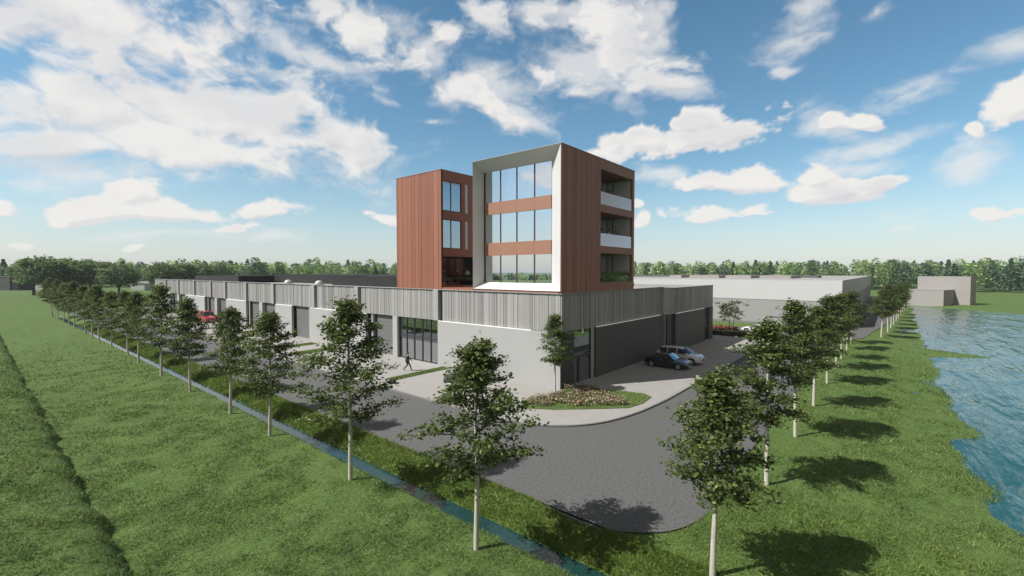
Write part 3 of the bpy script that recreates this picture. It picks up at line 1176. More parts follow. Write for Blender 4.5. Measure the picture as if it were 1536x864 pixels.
box_part('balustrade', M['clear_rail'], tower, 0.27, 14.36, 8.121, 6.4, 14.385, 9.2)
m = MB()
for z0, z1 in ((7.96, 8.11), (11.2, 11.8), (15.0, 15.5), (18.7, 19.3)):
    m.box(0.26, 14.56, z0, 7.2, 21.3, z1)
m.build('floor_slab', M['inside'], tower)
box_part('room_wall', M['inside'], tower, 0.26, 18.5, 8.12, 7.2, 18.7, 18.6)
# base plinth and roofs
MB().prism([(0.47, 0.47), (13.15, 0.47), (13.15, 9.85), (9.0, 9.85), (9.0, 14.3), (7.4, 14.3), (7.4, 21.55), (0.47, 21.55)], 7.2, 7.784).build('plinth', M['brown_a'], tower)
MB().box(0.06, 9.905, 7.786, 9.0, 14.295, 7.96).build('terrace_floor', M['brown_c'], tower)
m = MB()
m.box(1.5, 0.27, 19.3, 12.9, 9.63, 19.45)
m.box(0.2, 14.5, 19.3, 7.3, 21.4, 19.45)
m.build('roof', M['roof_black'], tower)
m = MB()
for q in ((-0.05, -0.03, 13.23, 0.25), (-0.05, 9.65, 13.23, 9.93), (-0.05, 0.252, 0.3, 9.648), (12.95, 0.252, 13.23, 9.648),
          (-0.04, 14.27, 7.53, 14.55), (-0.04, 21.35, 7.53, 21.63), (-0.04, 14.552, 0.22, 21.348), (7.28, 14.552, 7.53, 21.348)):
    m.box(q[0], q[1], T_TOP + 0.002, q[2], q[3], T_TOP + 0.05)
m.build('parapet_cap', M['clad_a'], tower)

# ================================================================ warehouse and far buildings
wh = thing('warehouse', 'long pale warehouse with a white upper wall over a light grey lower wall', 'building', (63.2, -13.8, 0))
box_part('upper_wall', M['warehouse'], wh, 63.2, -13.8, 4.5, 190, 70, 8.02)
box_part('lower_wall', M['warehouse_low'], wh, 63.26, -13.74, 0, 189.9, 69.9, 4.498)
box_part('plinth', M['kerb'], wh, 63.2, -13.78, -0.05, 189.8, 69.8, 0.35)
box_part('roof', M['roof_grey'], wh, 63.5, -13.5, 7.7, 189.7, 69.7, 8.05)
m = MB()
for a in (63.19,):
    m.box(a, -13.83, 8.021, a + .3, 70.02, 8.1)
    m.box(a + .302, -13.83, 8.021, 190, -13.53, 8.1)
m.build('parapet_cap', M['warehouse'], wh)
rw = random.Random(3)
for k, (a, b) in enumerate(((-3, 3.2), (5, 10.5), (12, 19), (21, 24))):
    m = MB()
    m.box(86, a, 8.05, 100, b, 8.62)
    m.box(86.2, a + .2, 8.62, 99.8, b - .2, 8.72)
    m.build('roof_light', M['pale'] if k % 2 == 0 else M['roof_grey'], wh)
m = MB()
m.box(104, -6, 8.05, 112, 48, 8.55)
m.build('roof_upstand', M['far_grey'], wh)
t = thing('garden_cabin', 'low grey flat-roofed cabin with its shaded end coloured dark behind the white sports car', 'cabin', (52.0, -8.4, 0))
box_part('wall', M['warehouse_low'], t, 56.2, -8.4, -.05, 57.4, -4.2, 2.0)
box_part('shaded_end', M['frame'], t, 56.19, -8.5, -.05, 57.42, -8.402, 2.0)  # shade of the end facing away from the sun put into its colour
box_part('roof', M['kerb'], t, 56.1, -8.55, 2.0, 57.5, -4.1, 2.08)

fl = thing('far_grey_hall', 'dark grey flat-roofed hall at the far left edge of the meadow', 'building', (-17, 331, 0), HEAD - R(90))
MB().box(-45, 0, 0, 1.5, 30, 6.9).build('wall', M['far_grey'], fl, off=(0, 0, 0))
MB().box(1.52, 0.3, 0, 5.5, 29, 6.6).build('side_wall', M['roof_black'], fl, off=(0, 0, 0))
MB().box(-45.1, -.1, 6.9, 1.6, 30, 7.15).build('roof_edge', M['kerb'], fl, off=(0, 0, 0))
for nm, lab, x, y, w in (('shed', 'small white shed glimpsed beside the trunk of the leftmost round tree', -8.7, 320, 6.0), ('shed', 'white shed glimpsed right of the dark round trees', 23.9, 281, 7.0)):
    t = thing(nm, lab, 'shed', (x, y, 0), HEAD - R(90))
    MB().box(0, 0, 0, w, 9, 3.6).build('wall', M['warehouse'], t, off=(0, 0, 0))
    m = MB()
    m.add([(-.3, -.3, 3.6), (w + .3, -.3, 3.6), (w + .3, 9.3, 3.6), (-.3, 9.3, 3.6), (w / 2, -.3, 4.6), (w / 2, 9.3, 4.6)], [(0, 1, 4), (1, 2, 5, 4), (2, 3, 5), (3, 0, 4, 5), (0, 3, 2, 1)])
    m.build('roof', M['clad_b'], t, off=(0, 0, 0))

fr = thing('lakeside_building', 'pale beige building of two plain box volumes at the far end of the lake', 'building', (144.6, -31.2, 0), math.atan2(-0.28, 0.96))
# local x runs along the right-hand side away from the view, local y along the front to the left
MB().box(0, 0, -0.6, 10, 8.0, 4.3).build('front_volume', M['pale'], fr, off=(0, 0, 0))
MB().box(10.02, -3.4, -0.6, 16, 8.3, 8.1).build('rear_volume', M['pale'], fr, off=(0, 0, 0))
m = MB()
m.box(-.05, -.05, 4.301, 9.98, 8.05, 4.4)
m.box(10.0, -3.45, 8.101, 16.05, 8.35, 8.2)
m.build('roof_edge', M['pale'], fr, off=(0, 0, 0))

# ================================================================ trees
M['leaf'] = leaf_mat('street_tree_leaves', (0.046, 0.070, 0.022), (0.168, 0.235, 0.064), (0.36, 0.42, 0.13), 0.45)
M['leaf_round'] = leaf_mat('round_tree_leaves', (0.075, 0.13, 0.05), (0.21, 0.31, 0.105), (0.30, 0.39, 0.15), 0.5)


def leaf_quads(centres, size, rs, tilt=0.75, up=None):
    """One pointed four-corner leaf (rhombus) per centre."""
    n = len(centres)
    th = rs.uniform(0, 2 * math.pi, n)
    d = np.stack([np.cos(th), np.sin(th), rs.normal(-0.15, tilt * 0.5, n)], -1)
    d /= np.linalg.norm(d, axis=1)[:, None]
    r = rs.normal(0, 1, (n, 3)) * tilt
    r[:, 2] += 1.0
    w = np.cross(d, r)
    w /= np.linalg.norm(w, axis=1)[:, None] + 1e-9
    s = size * rs.uniform(0.65, 1.35, n)[:, None]
    v = np.empty((n, 4, 3))
    v[:, 0] = centres - d * s * 0.5
    v[:, 1] = centres + w * s * 0.32
    v[:, 2] = centres + d * s * 0.5
    v[:, 3] = centres - w * s * 0.32
    return v.reshape(-1, 3), np.arange(n * 4).reshape(-1, 4)


def crown_radius(t):
    """Half width of a street tree's crown at height fraction t of the crown."""
    return np.interp(t, [0, 0.08, 0.25, 0.45, 0.62, 0.8, 0.93, 1.0], [0.95, 1.60, 1.95, 1.72, 1.30, 0.78, 0.38, 0.12])


def street_tree_meshes(seed, h=7.4, dens=1.0, rm=1.0, z0=2.35):
    rs = np.random.RandomState(seed)
    rd_ = random.Random(seed)
    t = MB()
    bend = [rd_.uniform(-.05, .05) for _ in range(4)]
    pts = [(0, 0, -0.15), (bend[0] * .3, bend[1] * .3, 1.2), (bend[0], bend[1], 2.4), (bend[2], bend[3], 4.4), (bend[1], bend[2], 6.0), (0, 0.03, h)]
    t.tube(pts, [.105, .088, .075, .05, .03, .012], 9)
    cents = []
    nb = 34
    for i in range(nb):
        f = (i + rd_.uniform(-.3, .3)) / nb
        f = max(0.0, f)
        z = z0 + (h - z0 - 0.25) * f ** 1.08
        a = i * 2.39996 + rd_.uniform(-.5, .5)
        L = rm * float(crown_radius(f)) * rd_.uniform(0.72, 1.14)
        lift = 0.25 + 0.75 * f
        n = 5
        p = Vector((bend[2] * .5, bend[3] * .5, z))
        path = [p.copy()]
        dirv = Vector((math.cos(a), math.sin(a), lift))
        for k in range(n):
            dirv.z = lift * (1 - 0.22 * k) + rd_.uniform(-.15, .12)
            dirv.x += rd_.uniform(-.22, .22)
            dirv.y += rd_.uniform(-.22, .22)
            p = p + dirv.normalized() * (L * 1.08 / n)
            path.append(p.copy())
        t.tube(path, [0.028 * (1 - f * .6), .022 * (1 - f * .5), .016, .012, .008, .004], 5, mi=1, caps=False)
        for k in range(1, n + 1):
            # leaf sprays along the limb: flat plates with air between them
            nsp = 3 if k > 1 else 1
            for q in range(nsp):
                if rd_.random() < 0.2:
                    continue
                sa = rd_.uniform(0, 6.28)
                sl_ = rd_.uniform(0.1, 0.42) * (0.6 + 0.5 * L / 2)
                c = path[k] + Vector((math.cos(sa) * sl_, math.sin(sa) * sl_, rd_.uniform(-.10, .16)))
                t.tube([path[k], c], [.006, .003], 3, mi=1, caps=False)
                m_ = int(rd_.randint(19, 34) * dens)
                cents.append(np.array(c) + rs.normal(0, 1, (m_, 3)) * np.array([.17, .17, .075]))
    # leading shoot
    for k in range(9):
        z = h - 1.0 + k * 0.13
        cents.append(np.array([rd_.uniform(-.1, .1), rd_.uniform(-.1, .1), z]) + rs.normal(0, 1, (9, 3)) * np.array([.14, .14, .08]))
    c = np.concatenate(cents)
    v, f = leaf_quads(c, 0.145, rs)
    return t, np_mesh('crown', v, f, [M['leaf']])


def make_street_tree(seed, h=7.4, rm=1.0, z0=2.35):
    root = thing('street_tree', 'young tree', 'tree')
    t, crown = street_tree_meshes(seed, h, 1.0, rm, z0)
    t.build('trunk', [M['bark'], M['bark_dark']], root, smooth=True)
    link('crown', crown, root)
    return root


ORD = ['nearest', 'second', 'third', 'fourth', 'fifth', 'sixth', 'seventh', 'eighth', 'ninth', 'tenth', 'eleventh', 'twelfth', 'thirteenth',
       'fourteenth', 'fifteenth', 'sixteenth', 'seventeenth', 'eighteenth', 'nineteenth', 'twentieth']
protos = [make_street_tree(*a) for a in ((101, 7.2, 1.06, 2.5), (202, 7.5, 1.06, 2.4), (303, 7.4, 1.0, 2.5), (404, 7.5, .98, 2.4),
                                        (505, 7.2, .74, 2.95), (606, 7.4, .78, 2.8), (707, 7.4, .8, 2.9), (808, 7.0, .82, 2.5))]
used = set()


def plant_tree(k, x, y, rz, sc, label, group):
    z = float(terrain(x, y))
    p = protos[k]
    if k not in used:
        used.add(k)
        p.location = (x, y, z)
        p.rotation_euler = (0, 0, rz)
        p.scale = (sc,) * 3
        p['label'] = label
        o = p
    else:
        o = copy_tree(p, (x, y, z), rz, label, sc)
    o.rotation_euler = (rr.uniform(-.025, .025), rr.uniform(-.025, .025), rz)
    o.scale = (sc * rr.uniform(.92, 1.08), sc * rr.uniform(.92, 1.08), sc * rr.uniform(.96, 1.05))
    if group:
        o['group'] = group
    elif 'group' in o.keys():
        del o['group']
    return o


rr = random.Random(21)
left_y = [-9.5, -1.45, 7.3, 13.6, 22.3, 30.8, 40.3, 46.5, 55.5, 62.9, 68.5, 74.4, 84.7, 91.5, 99.5, 108, 116]
left_s = [0.98, 1.12, 1.02, 0.98, 0.98, 1.12, 0.96, 1.0, .95, 1.0, .95, 1.0, 1.05, 1.0, 1.05, 1.1, 1.1]
for i, y in enumerate(left_y):
    x = -19.4 + 0.045 * i if i < 6 else -18.9 + rr.uniform(-.15, .15)
    lab = ('nearest young tree with a pale trunk in the row on the meadow beside the ditch' if i == 0 else
           'last young tree at the far end of the ditch row' if i == len(left_y) - 1 else
           '%s young tree counted from the camera in the meadow row beside the ditch' % ORD[i])
    plant_tree([0, 1, 2, 5, 6, 3, 5, 6, 3, 5, 6, 2, 5, 3, 6, 5, 6][i], x, y, rr.uniform(0, 6.28), left_s[i], lab, 'young trees along the ditch')
right_x = [-15.63, -7.71, 0.08, 7.95, 16.4, 24.5, 30.6, 38.0, 45.0, 55.7, 63.2, 71.0, 79.0, 87.5, 96.0, 105.0, 115.0, 126.0]
for i, x in enumerate(right_x):
    y = -16.13 if x < 50 else (-19.1 if x < 60 else -19.8 - (x - 63) * 0.045)
    lab = ('nearest young tree with a white trunk in the row on the lake bank' if i == 0 else
           'last young tree at the far end of the lake bank row' if i == len(right_x) - 1 else
           '%s young tree counted from the camera in the row on the lake bank' % ORD[i])
    plant_tree([4, 5, 6, 7, 5, 6, 4, 7, 5, 4, 6, 7, 4, 6, 5, 4, 7, 5][i], x, y, rr.uniform(0, 6.28), [0.95, 1.0, 1.04, 1.0, .98, 1.02, 1, 1, 1, 1.02, 1, 1, 1, 1, 1, 1, 1, 1][i], lab, 'young trees along the lake bank')
o = plant_tree(7, -1.35, -0.35, 1.2, 0.88, 'slender young tree in the flower bed at the corner of the hall', None)
o.location.z = 0.12

# thin tree with several stems by the far hedge
bt = thing('multistem_tree', 'thin two-stemmed young tree rising from the red flowered hedge', 'tree', (43.0, -1.7, 0.1))
rs = np.random.RandomState(8)
m = MB()
m.tube([(0, 0, -.1), (.1, .25, 2.6), (.15, .55, 3.6), (.1, .7, 4.6)], [.06, .05, .035, .01], 7)
m.tube([(0.1, -.15, -.1), (0, -.45, 2.4), (-.05, -.7, 3.4), (0, -.8, 4.1)], [.05, .04, .03, .01], 7)
cents = []
for k in range(70):
    s = rs.choice([1, 1, -1])
    c = np.array([rs.normal(0, .55), s * .5 + rs.normal(0, .65), rs.uniform(2.2, 5.0)])
    if c[2] < 2.9 and abs(c[1]) < .6:
        continue
    m.tube([(0, s * .5, max(2.0, c[2] - .6)), tuple(c)], [.012, .005], 4, caps=False)
    cents.append(c + rs.normal(0, 1, (34, 3)) * np.array([.22, .22, .11]))
m.build('trunk', M['bark_dark'], bt, off=(0, 0, 0))
v, f = leaf_quads(np.concatenate(cents), 0.22, rs)
link('crown', np_mesh('crown', v, f, [M['leaf']]), bt)


# big round trees at the end of the meadow
def make_round_tree(seed):
    rs = np.random.RandomState(seed)
    root = thing('round_tree', 'round tree', 'tree')
    t = MB()
    t.tube([(0, 0, -.3), (0, 0, 2.5), (.1, .1, 5), (0, 0, 9)], [.55, .42, .36, .1], 9)
    cents = []
    for k in range(150):
        a, b = rs.uniform(0, 6.28), math.asin(rs.uniform(-.75, 1))
        rr_ = rs.uniform(.62, 1.0)
        c = np.array([math.cos(a) * math.cos(b) * 6.6, math.sin(a) * math.cos(b) * 6.6, math.sin(b) * 5.4]) * rr_ + np.array([0, 0, 8.4])
        if k % 4 == 0:
            t.tube([(0, 0, rs.uniform(3.0, 6)), tuple(c * .55 + np.array([0, 0, 3.4])), tuple(c)], [.16, .09, .03], 5, caps=False)
        cents.append(c + rs.normal(0, 1, (26, 3)) * np.array([.75, .75, .42]))
    t.build('trunk', M['bark_dark'], root, off=(0, 0, 0))
    v, f = leaf_quads(np.concatenate(cents), 0.8, rs)
    link('crown', np_mesh('crown', v, f, [M['leaf_round']]), root)
    return root


rp = [make_round_tree(5), make_round_tree(6), make_round_tree(9)]
rdesc = ['broad dark round tree standing farthest left, in front of the grey hall', 'dark round tree with a thick trunk beside the leftmost one',
         'round tree behind the far end of the ditch row', 'round tree right behind the last ditch row trees, taller than its neighbours',
         'round tree left of the gap with a white shed', 'rightmost round tree of the dense group, next to the white shed',
         'round tree against the far left corner of the grey hall cladding', 'broad round tree behind the far left end of the hall roof', 'lower round tree farthest right behind the hall roof',
         'round tree at the back of the dense group, seen over its neighbours']
rpos = [(50, 190, 1.08), (66, 170, 1.12), (98, 195, 1.15), (122, 178, 1.02), (150, 190, 1.0), (178, 175, .92), (246, 185, .95), (272, 195, .98), (298, 200, .95), (135, 205, 1.1)]
for i, (px, d, sc) in enumerate(rpos):
    x = CAM.x + d * (math.cos(HEAD) + math.sin(HEAD) * (px - 768) / FOC)
    y = CAM.y + d * (math.sin(HEAD) - math.cos(HEAD) * (px - 768) / FOC)
    if i < 3:
        o = rp[i]
        o.location = (x, y, 0)
        o.scale = (sc,) * 3
        o['label'] = rdesc[i]
    else:
        o = copy_tree(rp[i % 3], (x, y, 0), rr.uniform(0, 6.28), rdesc[i], sc)
    o['group'] = 'dark round trees at the end of the meadow'


# far-off wood: one mass round the horizon
def forest():
    rs = np.random.RandomState(77)
    tv, tf, tcid = [], [], []
    base = 0
    trees = []
    for k in range(760):
        a = HEAD + rs.uniform(-R(58), R(58))
        trees.append((a, rs.uniform(305, 375), 120))
    for k in range(330):
        a = HEAD + rs.uniform(R(56), R(304))
        trees.append((a, rs.uniform(340, 400), -40))
    for a, d, nq in trees:
        if a > HEAD + R(37) and nq > 0:
            d += 62
        x, y = CAM.x + d * math.cos(a), CAM.y + d * math.sin(a)
        h = rs.uniform(12.5, 16.8) * (0.5 if nq < 0 else 1)
        nq = abs(nq)
        if rs.rand() < .12:
            h *= 1.15
        w = rs.uniform(3.0, 5.4)
        con = rs.rand() < 0.16
        n = nq * 3 if nq > 50 else nq * 2
        z = h * (0.06 + 0.94 * rs.beta(1.6, 1.3, n))
        prof = (1.05 - z / h) * 1.3 if con else np.sqrt(np.clip(1 - ((z / h - .48) / .54) ** 2, 0.02, 1))
        th = rs.uniform(0, 6.28, n)
        r_ = w * prof * np.sqrt(rs.uniform(.15, 1, n)) * (1 + .22 * np.sin(th * 3 + z * 1.1))
        c = np.stack([x + r_ * np.cos(th), y + r_ * np.sin(th), z], -1)
        v, f = leaf_quads(c, 1.25 if nq > 50 else 2.2, rs, tilt=1.0)
        tv.append(v)
        tf.append(f + base)
        base += len(v)
        dark = np.array([0.085, 0.15, 0.085])
        mid = np.array([0.20, 0.31, 0.10])
        pale = np.array([0.33, 0.43, 0.20])
        q = rs.rand()
        col = dark * rs.uniform(.8, 1.3) if (con or q < .22) else (mid if q < .66 else pale) * rs.uniform(.75, 1.3)
        tcid.append(np.tile(np.append(col, 1.0), (len(f), 1)) * np.append(np.ones(3), 1))
    me = np_mesh('forest', np.concatenate(tv), np.concatenate(tf))
    at = me.attributes.new('tree_colour', 'FLOAT_COLOR', 'FACE')
    at.data.foreach_set('color', np.concatenate(tcid).astype(np.float32).ravel())
    mt = bpy.data.materials.new('forest_leaves')
    mt.use_nodes = True
    nt = mt.node_tree
    b = nt.nodes['Principled BSDF']
    b.inputs['Roughness'].default_value = 0.8
    an = nt.nodes.new('ShaderNodeAttribute')
    an.attribute_name = 'tree_colour'
    g = nt.nodes.new('ShaderNodeNewGeometry')
    mr = nt.nodes.new('ShaderNodeMapRange')
    mr.inputs[3].default_value, mr.inputs[4].default_value = 0.6, 1.45
    nt.links.new(g.outputs['Random Per Island'], mr.inputs[0])
    sc = nt.nodes.new('ShaderNodeVectorMath')
    sc.operation = 'SCALE'
    nt.links.new(an.outputs['Color'], sc.inputs[0])
    nt.links.new(mr.outputs[0], sc.inputs['Scale'])
    nt.links.new(sc.outputs[0], b.inputs['Base Color'])
    t = nt.nodes.new('ShaderNodeBsdfTranslucent')
    nt.links.new(sc.outputs[0], t.inputs['Color'])
    mx = nt.nodes.new('ShaderNodeMixShader')
    mx.inputs[0].default_value = 0.45
    nt.links.new(b.outputs[0], mx.inputs[1])
    nt.links.new(t.outputs[0], mx.inputs[2])
    nt.links.new(mx.outputs[0], nt.nodes['Material Output'].inputs['Surface'])
    me.materials.append(mt)
    o = link('forest', me)
    tag(o, 'mixed green wood along the whole horizon', 'forest', kind='stuff')


forest()


# ================================================================ grass
def blades(name, pts, hgt, wid, mat, rs, lean=0.45):
    n = len(pts)
    th = rs.uniform(0, 6.28, n)
    a = np.stack([np.cos(th), np.sin(th), np.zeros(n)], -1)
    ln = rs.normal(0, lean, (n, 2))
    h = hgt * rs.uniform(.55, 1.3, n)
    top = pts + np.stack([ln[:, 0] * h, ln[:, 1] * h, h], -1)
    w = (wid * rs.uniform(.7, 1.3, n))[:, None]
    v = np.empty((n, 3, 3))
    v[:, 0] = pts - a * w / 2
    v[:, 1] = pts + a * w / 2
    v[:, 2] = top
    return np_mesh(name, v.reshape(-1, 3), np.arange(n * 3).reshape(-1, 3), [mat])


M['blade'] = leaf_mat('grass_blades', (0.068, 0.128, 0.028), (0.22, 0.335, 0.09), (0.345, 0.44, 0.17), 0.42, .42)
M['bank'] = leaf_mat('bank_grass_blades', (0.09, 0.16, 0.02), (0.22, 0.31, 0.05), (0.32, 0.38, 0.09), 0.45, .25)


def in_poly(x, y, poly):
    inside = np.zeros(len(x), bool)
    n = len(poly)
    for i in range(n):
        x0, y0 = poly[i]
        x1, y1 = poly[(i + 1) % n]
        c = ((y0 > y) != (y1 > y))
        with np.errstate(divide='ignore', invalid='ignore'):
            xi = (x1 - x0) * (y - y0) / (y1 - y0 + 1e-12) + x0
        inside ^= c & (x < xi)
    return inside


rs = np.random.RandomState(4)
N = 800000
ang = HEAD + rs.uniform(-R(62), R(62), N)
rad = 8.0 * np.exp(rs.uniform(0, math.log(95 / 8.0), N))
px_, py_ = CAM.x + rad * np.cos(ang), CAM.y + rad * np.sin(ang)
pz_ = terrain(px_, py_)
ok = ~in_poly(px_, py_, road_poly) & ~((px_ > -8.9) & (py_ > -7.8)) & ~((px_ > -15.5) & (py_ > -14.0))
ok &= ~((px_ > -18.6) & (px_ < -16.4) & (pz_ < DITCH_Z + .03)) & (pz_ > WATER_Z - 0.03 * rs.rand(N) - .02 + (px_ < -16) * -1)
ok &= ~((px_ > 44) & (py_ > -14.5))
ok &= rs.rand(N) > ss(rad, 45, 95) * .97
px_, py_, pz_, rad = px_[ok], py_[ok], pz_[ok], rad[ok]
bk = (px_ > -17.6) & (px_ < -15.0) & (py_ > -40)
g1 = ~bk
sz = np.clip((rad / 16.0), 0.7, 6) ** 0.75
clump = 0.45 + 1.15 * ss(vnoise(px_ * .9, py_ * .9, 31, 5, .6), .3, .72)
tall = 1.0 + 0.25 * (px_ < -27.5)
o = link('meadow_grass', blades('meadow_grass', np.stack([px_, py_, pz_ - .02], -1)[g1], (0.082 * clump * tall * sz ** .5)[g1], (0.026 * sz)[g1], M['blade'], rs, .7))
tag(o, 'short wind-ruffled meadow grass', 'grass', kind='stuff')
# denser, brighter growth on the ditch bank
N = 75000
bx_ = rs.uniform(-17.35, -15.32, N)
by_ = CAM.y + 4 + 8.0 * (np.exp(rs.uniform(0, math.log(120 / 8.0), N)) - 1)
end = rs.rand(N) < 0.14
bx_ = np.where(end, rs.uniform(-17.3, -8.5, N), bx_)
by_ = np.where(end, rs.uniform(-24, -12.5, N), by_)
bz_ = terrain(bx_, by_)
ok = ~in_poly(bx_, by_, road_poly) & ~((bx_ < -16.5) & (bz_ < DITCH_Z)) & (bz_ > WATER_Z - .25)
bx_, by_, bz_ = bx_[ok], by_[ok], bz_[ok]
bd = np.hypot(bx_ - CAM.x, by_ - CAM.y)
s_ = np.clip(bd / 16, .7, 5) ** .75
o = link('bank_grass', blades('bank_grass', np.stack([bx_, by_, bz_ - .02], -1), 0.12 * s_ ** .5, 0.042 * s_, M['bank'], rs, .9))
tag(o, 'bright lush grass on the bank between ditch and road', 'grass', kind='stuff')

# ================================================================ beds, lawns, hedge
BED = [(-6.1, -0.3), (-5.75, -1.3), (-4.92, -2.75), (-3.0, -4.8), (-1.3, -6.45), (0.4, -6.75), (2.35, -6.55), (2.8, -5.7), (2.5, -4.3), (1.35, -1.7), (0.7, -0.35)]
M['lawn'] = material('lawn', (0.07, 0.125, 0.03), 0.9, scale=6, color2=(0.13, 0.19, 0.05), bump=0.6, bscale=14, bdist=0.05)
M['soil'] = material('bed_soil', (0.07, 0.055, 0.04), 0.95, var=0.3, scale=6)
bm_ = MB()
bm_.prism(BED, 0.05, 0.16)
o = bm_.build('flower_bed', [M['lawn']])
tag(o, kind='structure')


def lawn_patch(x0, y0, x1, y1, seed):
    m = MB()
    m.prism([(x0, y0), (x1, y0), (x1, y1), (x0, y1)], 0.05, 0.15)
    tag(m.build('lawn_strip', M['lawn']), kind='structure')
    rs_ = np.random.RandomState(seed)
    n = int(abs(x1 - x0) * abs(y1 - y0) * 420)
    return np.stack([rs_.uniform(x0, x1, n), rs_.uniform(y0, y1, n), np.full(n, .14)], -1)


lp = [lawn_patch(-6.9, 12.7, -0.3, 13.7, 1), lawn_patch(-6.6, 31.5, -1.2, 33.2, 2), lawn_patch(-6.6, 37.2, -1.2, 38.8, 3), lawn_patch(-6.6, 56.5, -1.2, 58, 4), lawn_patch(-6.6, 66, -1.2, 67.5, 5)]
rs = np.random.RandomState(12)
n = 9000
bx, by = rs.uniform(-6.2, 2.9, n), rs.uniform(-6.9, 0, n)
k = in_poly(bx, by, BED)
lp.append(np.stack([bx[k], by[k], np.full(k.sum(), .15)], -1))
P = np.concatenate(lp)
o = link('lawn_grass', blades('lawn_grass', P, np.full(len(P), .09), np.full(len(P), .045), M['bank'], rs, .7))
tag(o, 'short bright grass of the lawn strips and the corner bed', 'grass', kind='stuff')


def ramp_leaf(name, stops, rough=0.6):
    m = bpy.data.materials.new(name)
    m.use_nodes = True
    nt = m.node_tree
    b = nt.nodes['Principled BSDF']
    b.inputs['Roughness'].default_value = rough
    g = nt.nodes.new('ShaderNodeNewGeometry')
    r = nt.nodes.new('ShaderNodeValToRGB')
    r.color_ramp.interpolation = 'CONSTANT'
    e = r.color_ramp.elements
    e[0].position, e[0].color = stops[0][0], (*alb(stops[0][1]), 1)
    e[1].position, e[1].color = stops[1][0], (*alb(stops[1][1]), 1)
    for p, c in stops[2:]:
        q = e.new(p)
        q.color = (*alb(c), 1)
    nt.links.new(g.outputs['Random Per Island'], r.inputs[0])
    nt.links.new(r.outputs[0], b.inputs['Base Color'])
    return m


M['flowers'] = ramp_leaf('pink_and_cream_flowers', [(0, (0.05, 0.085, 0.02)), (0.28, (0.12, 0.17, 0.045)), (0.58, (0.42, 0.20, 0.17)), (0.72, (0.52, 0.38, 0.30)), (0.84, (0.33, 0.13, 0.12)), (0.93, (0.48, 0.42, 0.25))])
cl = []
while len(cl) < 330:
    x, y = rs.uniform(-5.6, 1.6), rs.uniform(-6.2, -.35)
    if in_poly(np.array([x]), np.array([y]), BED)[0] and in_poly(np.array([x - .45]), np.array([y - .45]), BED)[0] and x - .55 * y < 2.75 and noise2(np.array(x * 1.3), np.array(y * 1.3), 44) > -.75:
        h = rs.uniform(.18, .42)
        cl.append(np.array([x, y, .16 + h * .6]) + rs.normal(0, 1, (34, 3)) * np.array([.15, .15, h * .28]))
v, f = leaf_quads(np.concatenate(cl), 0.115, rs, tilt=.6)
o = link('bed_flowers', np_mesh('bed_flowers', v, f, [M['flowers']]))
tag(o, 'low pink and cream flowers filling the corner bed', 'flowers', kind='stuff')

M['hedge'] = leaf_mat('hedge_leaves', (0.035, 0.05, 0.018), (0.10, 0.12, 0.04), (0.18, 0.19, 0.07))
M['redflower'] = ramp_leaf('red_flowers', [(0, (0.30, 0.04, 0.03)), (0.5, (0.40, 0.08, 0.05)), (0.8, (0.22, 0.06, 0.03))])
hb = MB()
hb.prism([(41.3, -4.8), (45.7, -4.8), (45.7, 30), (41.3, 30)], 0.0, 0.14)
tag(hb.build('hedge_bed', M['soil']), kind='structure')
hd = thing('low_hedge', 'low green hedge with a red flowered edge at the far end of the forecourt', 'hedge', (43.5, 0, 0.14))
n = 9000
c = np.stack([rs.uniform(-2.1, 0.8, n), rs.uniform(-4.7, 12, n), np.abs(rs.normal(0, .3, n))], -1)
v, f = leaf_quads(c, .22, rs)
link('hedge_leaves', np_mesh('hedge_leaves', v, f, [M['hedge']]), hd)
n = 4500
c = np.stack([rs.uniform(0.8, 2.1, n), rs.uniform(-2.2, 12, n), .4 + np.abs(rs.normal(0, .3, n))], -1)
v, f = leaf_quads(c, .26, rs)
link('red_flowers', np_mesh('red_flowers', v, f, [M['redflower']]), hd)

# ornamental grass behind the glass of the two ground terraces
M['planting'] = leaf_mat('terrace_grass', (0.16, 0.24, 0.08), (0.34, 0.44, 0.17), (0.45, 0.5, 0.24), .45)


def terrace_planter(x0, y0, x1, y1, z, label):
    t = thing('terrace_planter', label, 'planter', ((x0 + x1) / 2, (y0 + y1) / 2, z), group=None)
    m = MB()
    m.box(x0, y0, z + .002, x1, y1, z + .32)
    m.build('planter_box', M['frame'], t)
    n = int((x1 - x0) * 900)
    p = np.stack([rs.uniform(x0, x1, n), rs.uniform(y0, y1, n), np.full(n, z + .3)], -1) - np.array(t.location)
    o = link('grass', blades('grass', p, np.full(n, .62), np.full(n, .05), M['planting'], rs, .25), t)
    tag(o, kind='stuff')


terrace_planter(0.4, 14.45, 6.2, 14.9, 8.115, 'planter of tall green grass behind the glass of the left brown volume')
terrace_planter(6.5, 0.14, 12.6, 0.55, 8.535, 'planter of tall green grass behind the lowest glass of the right brown volume')


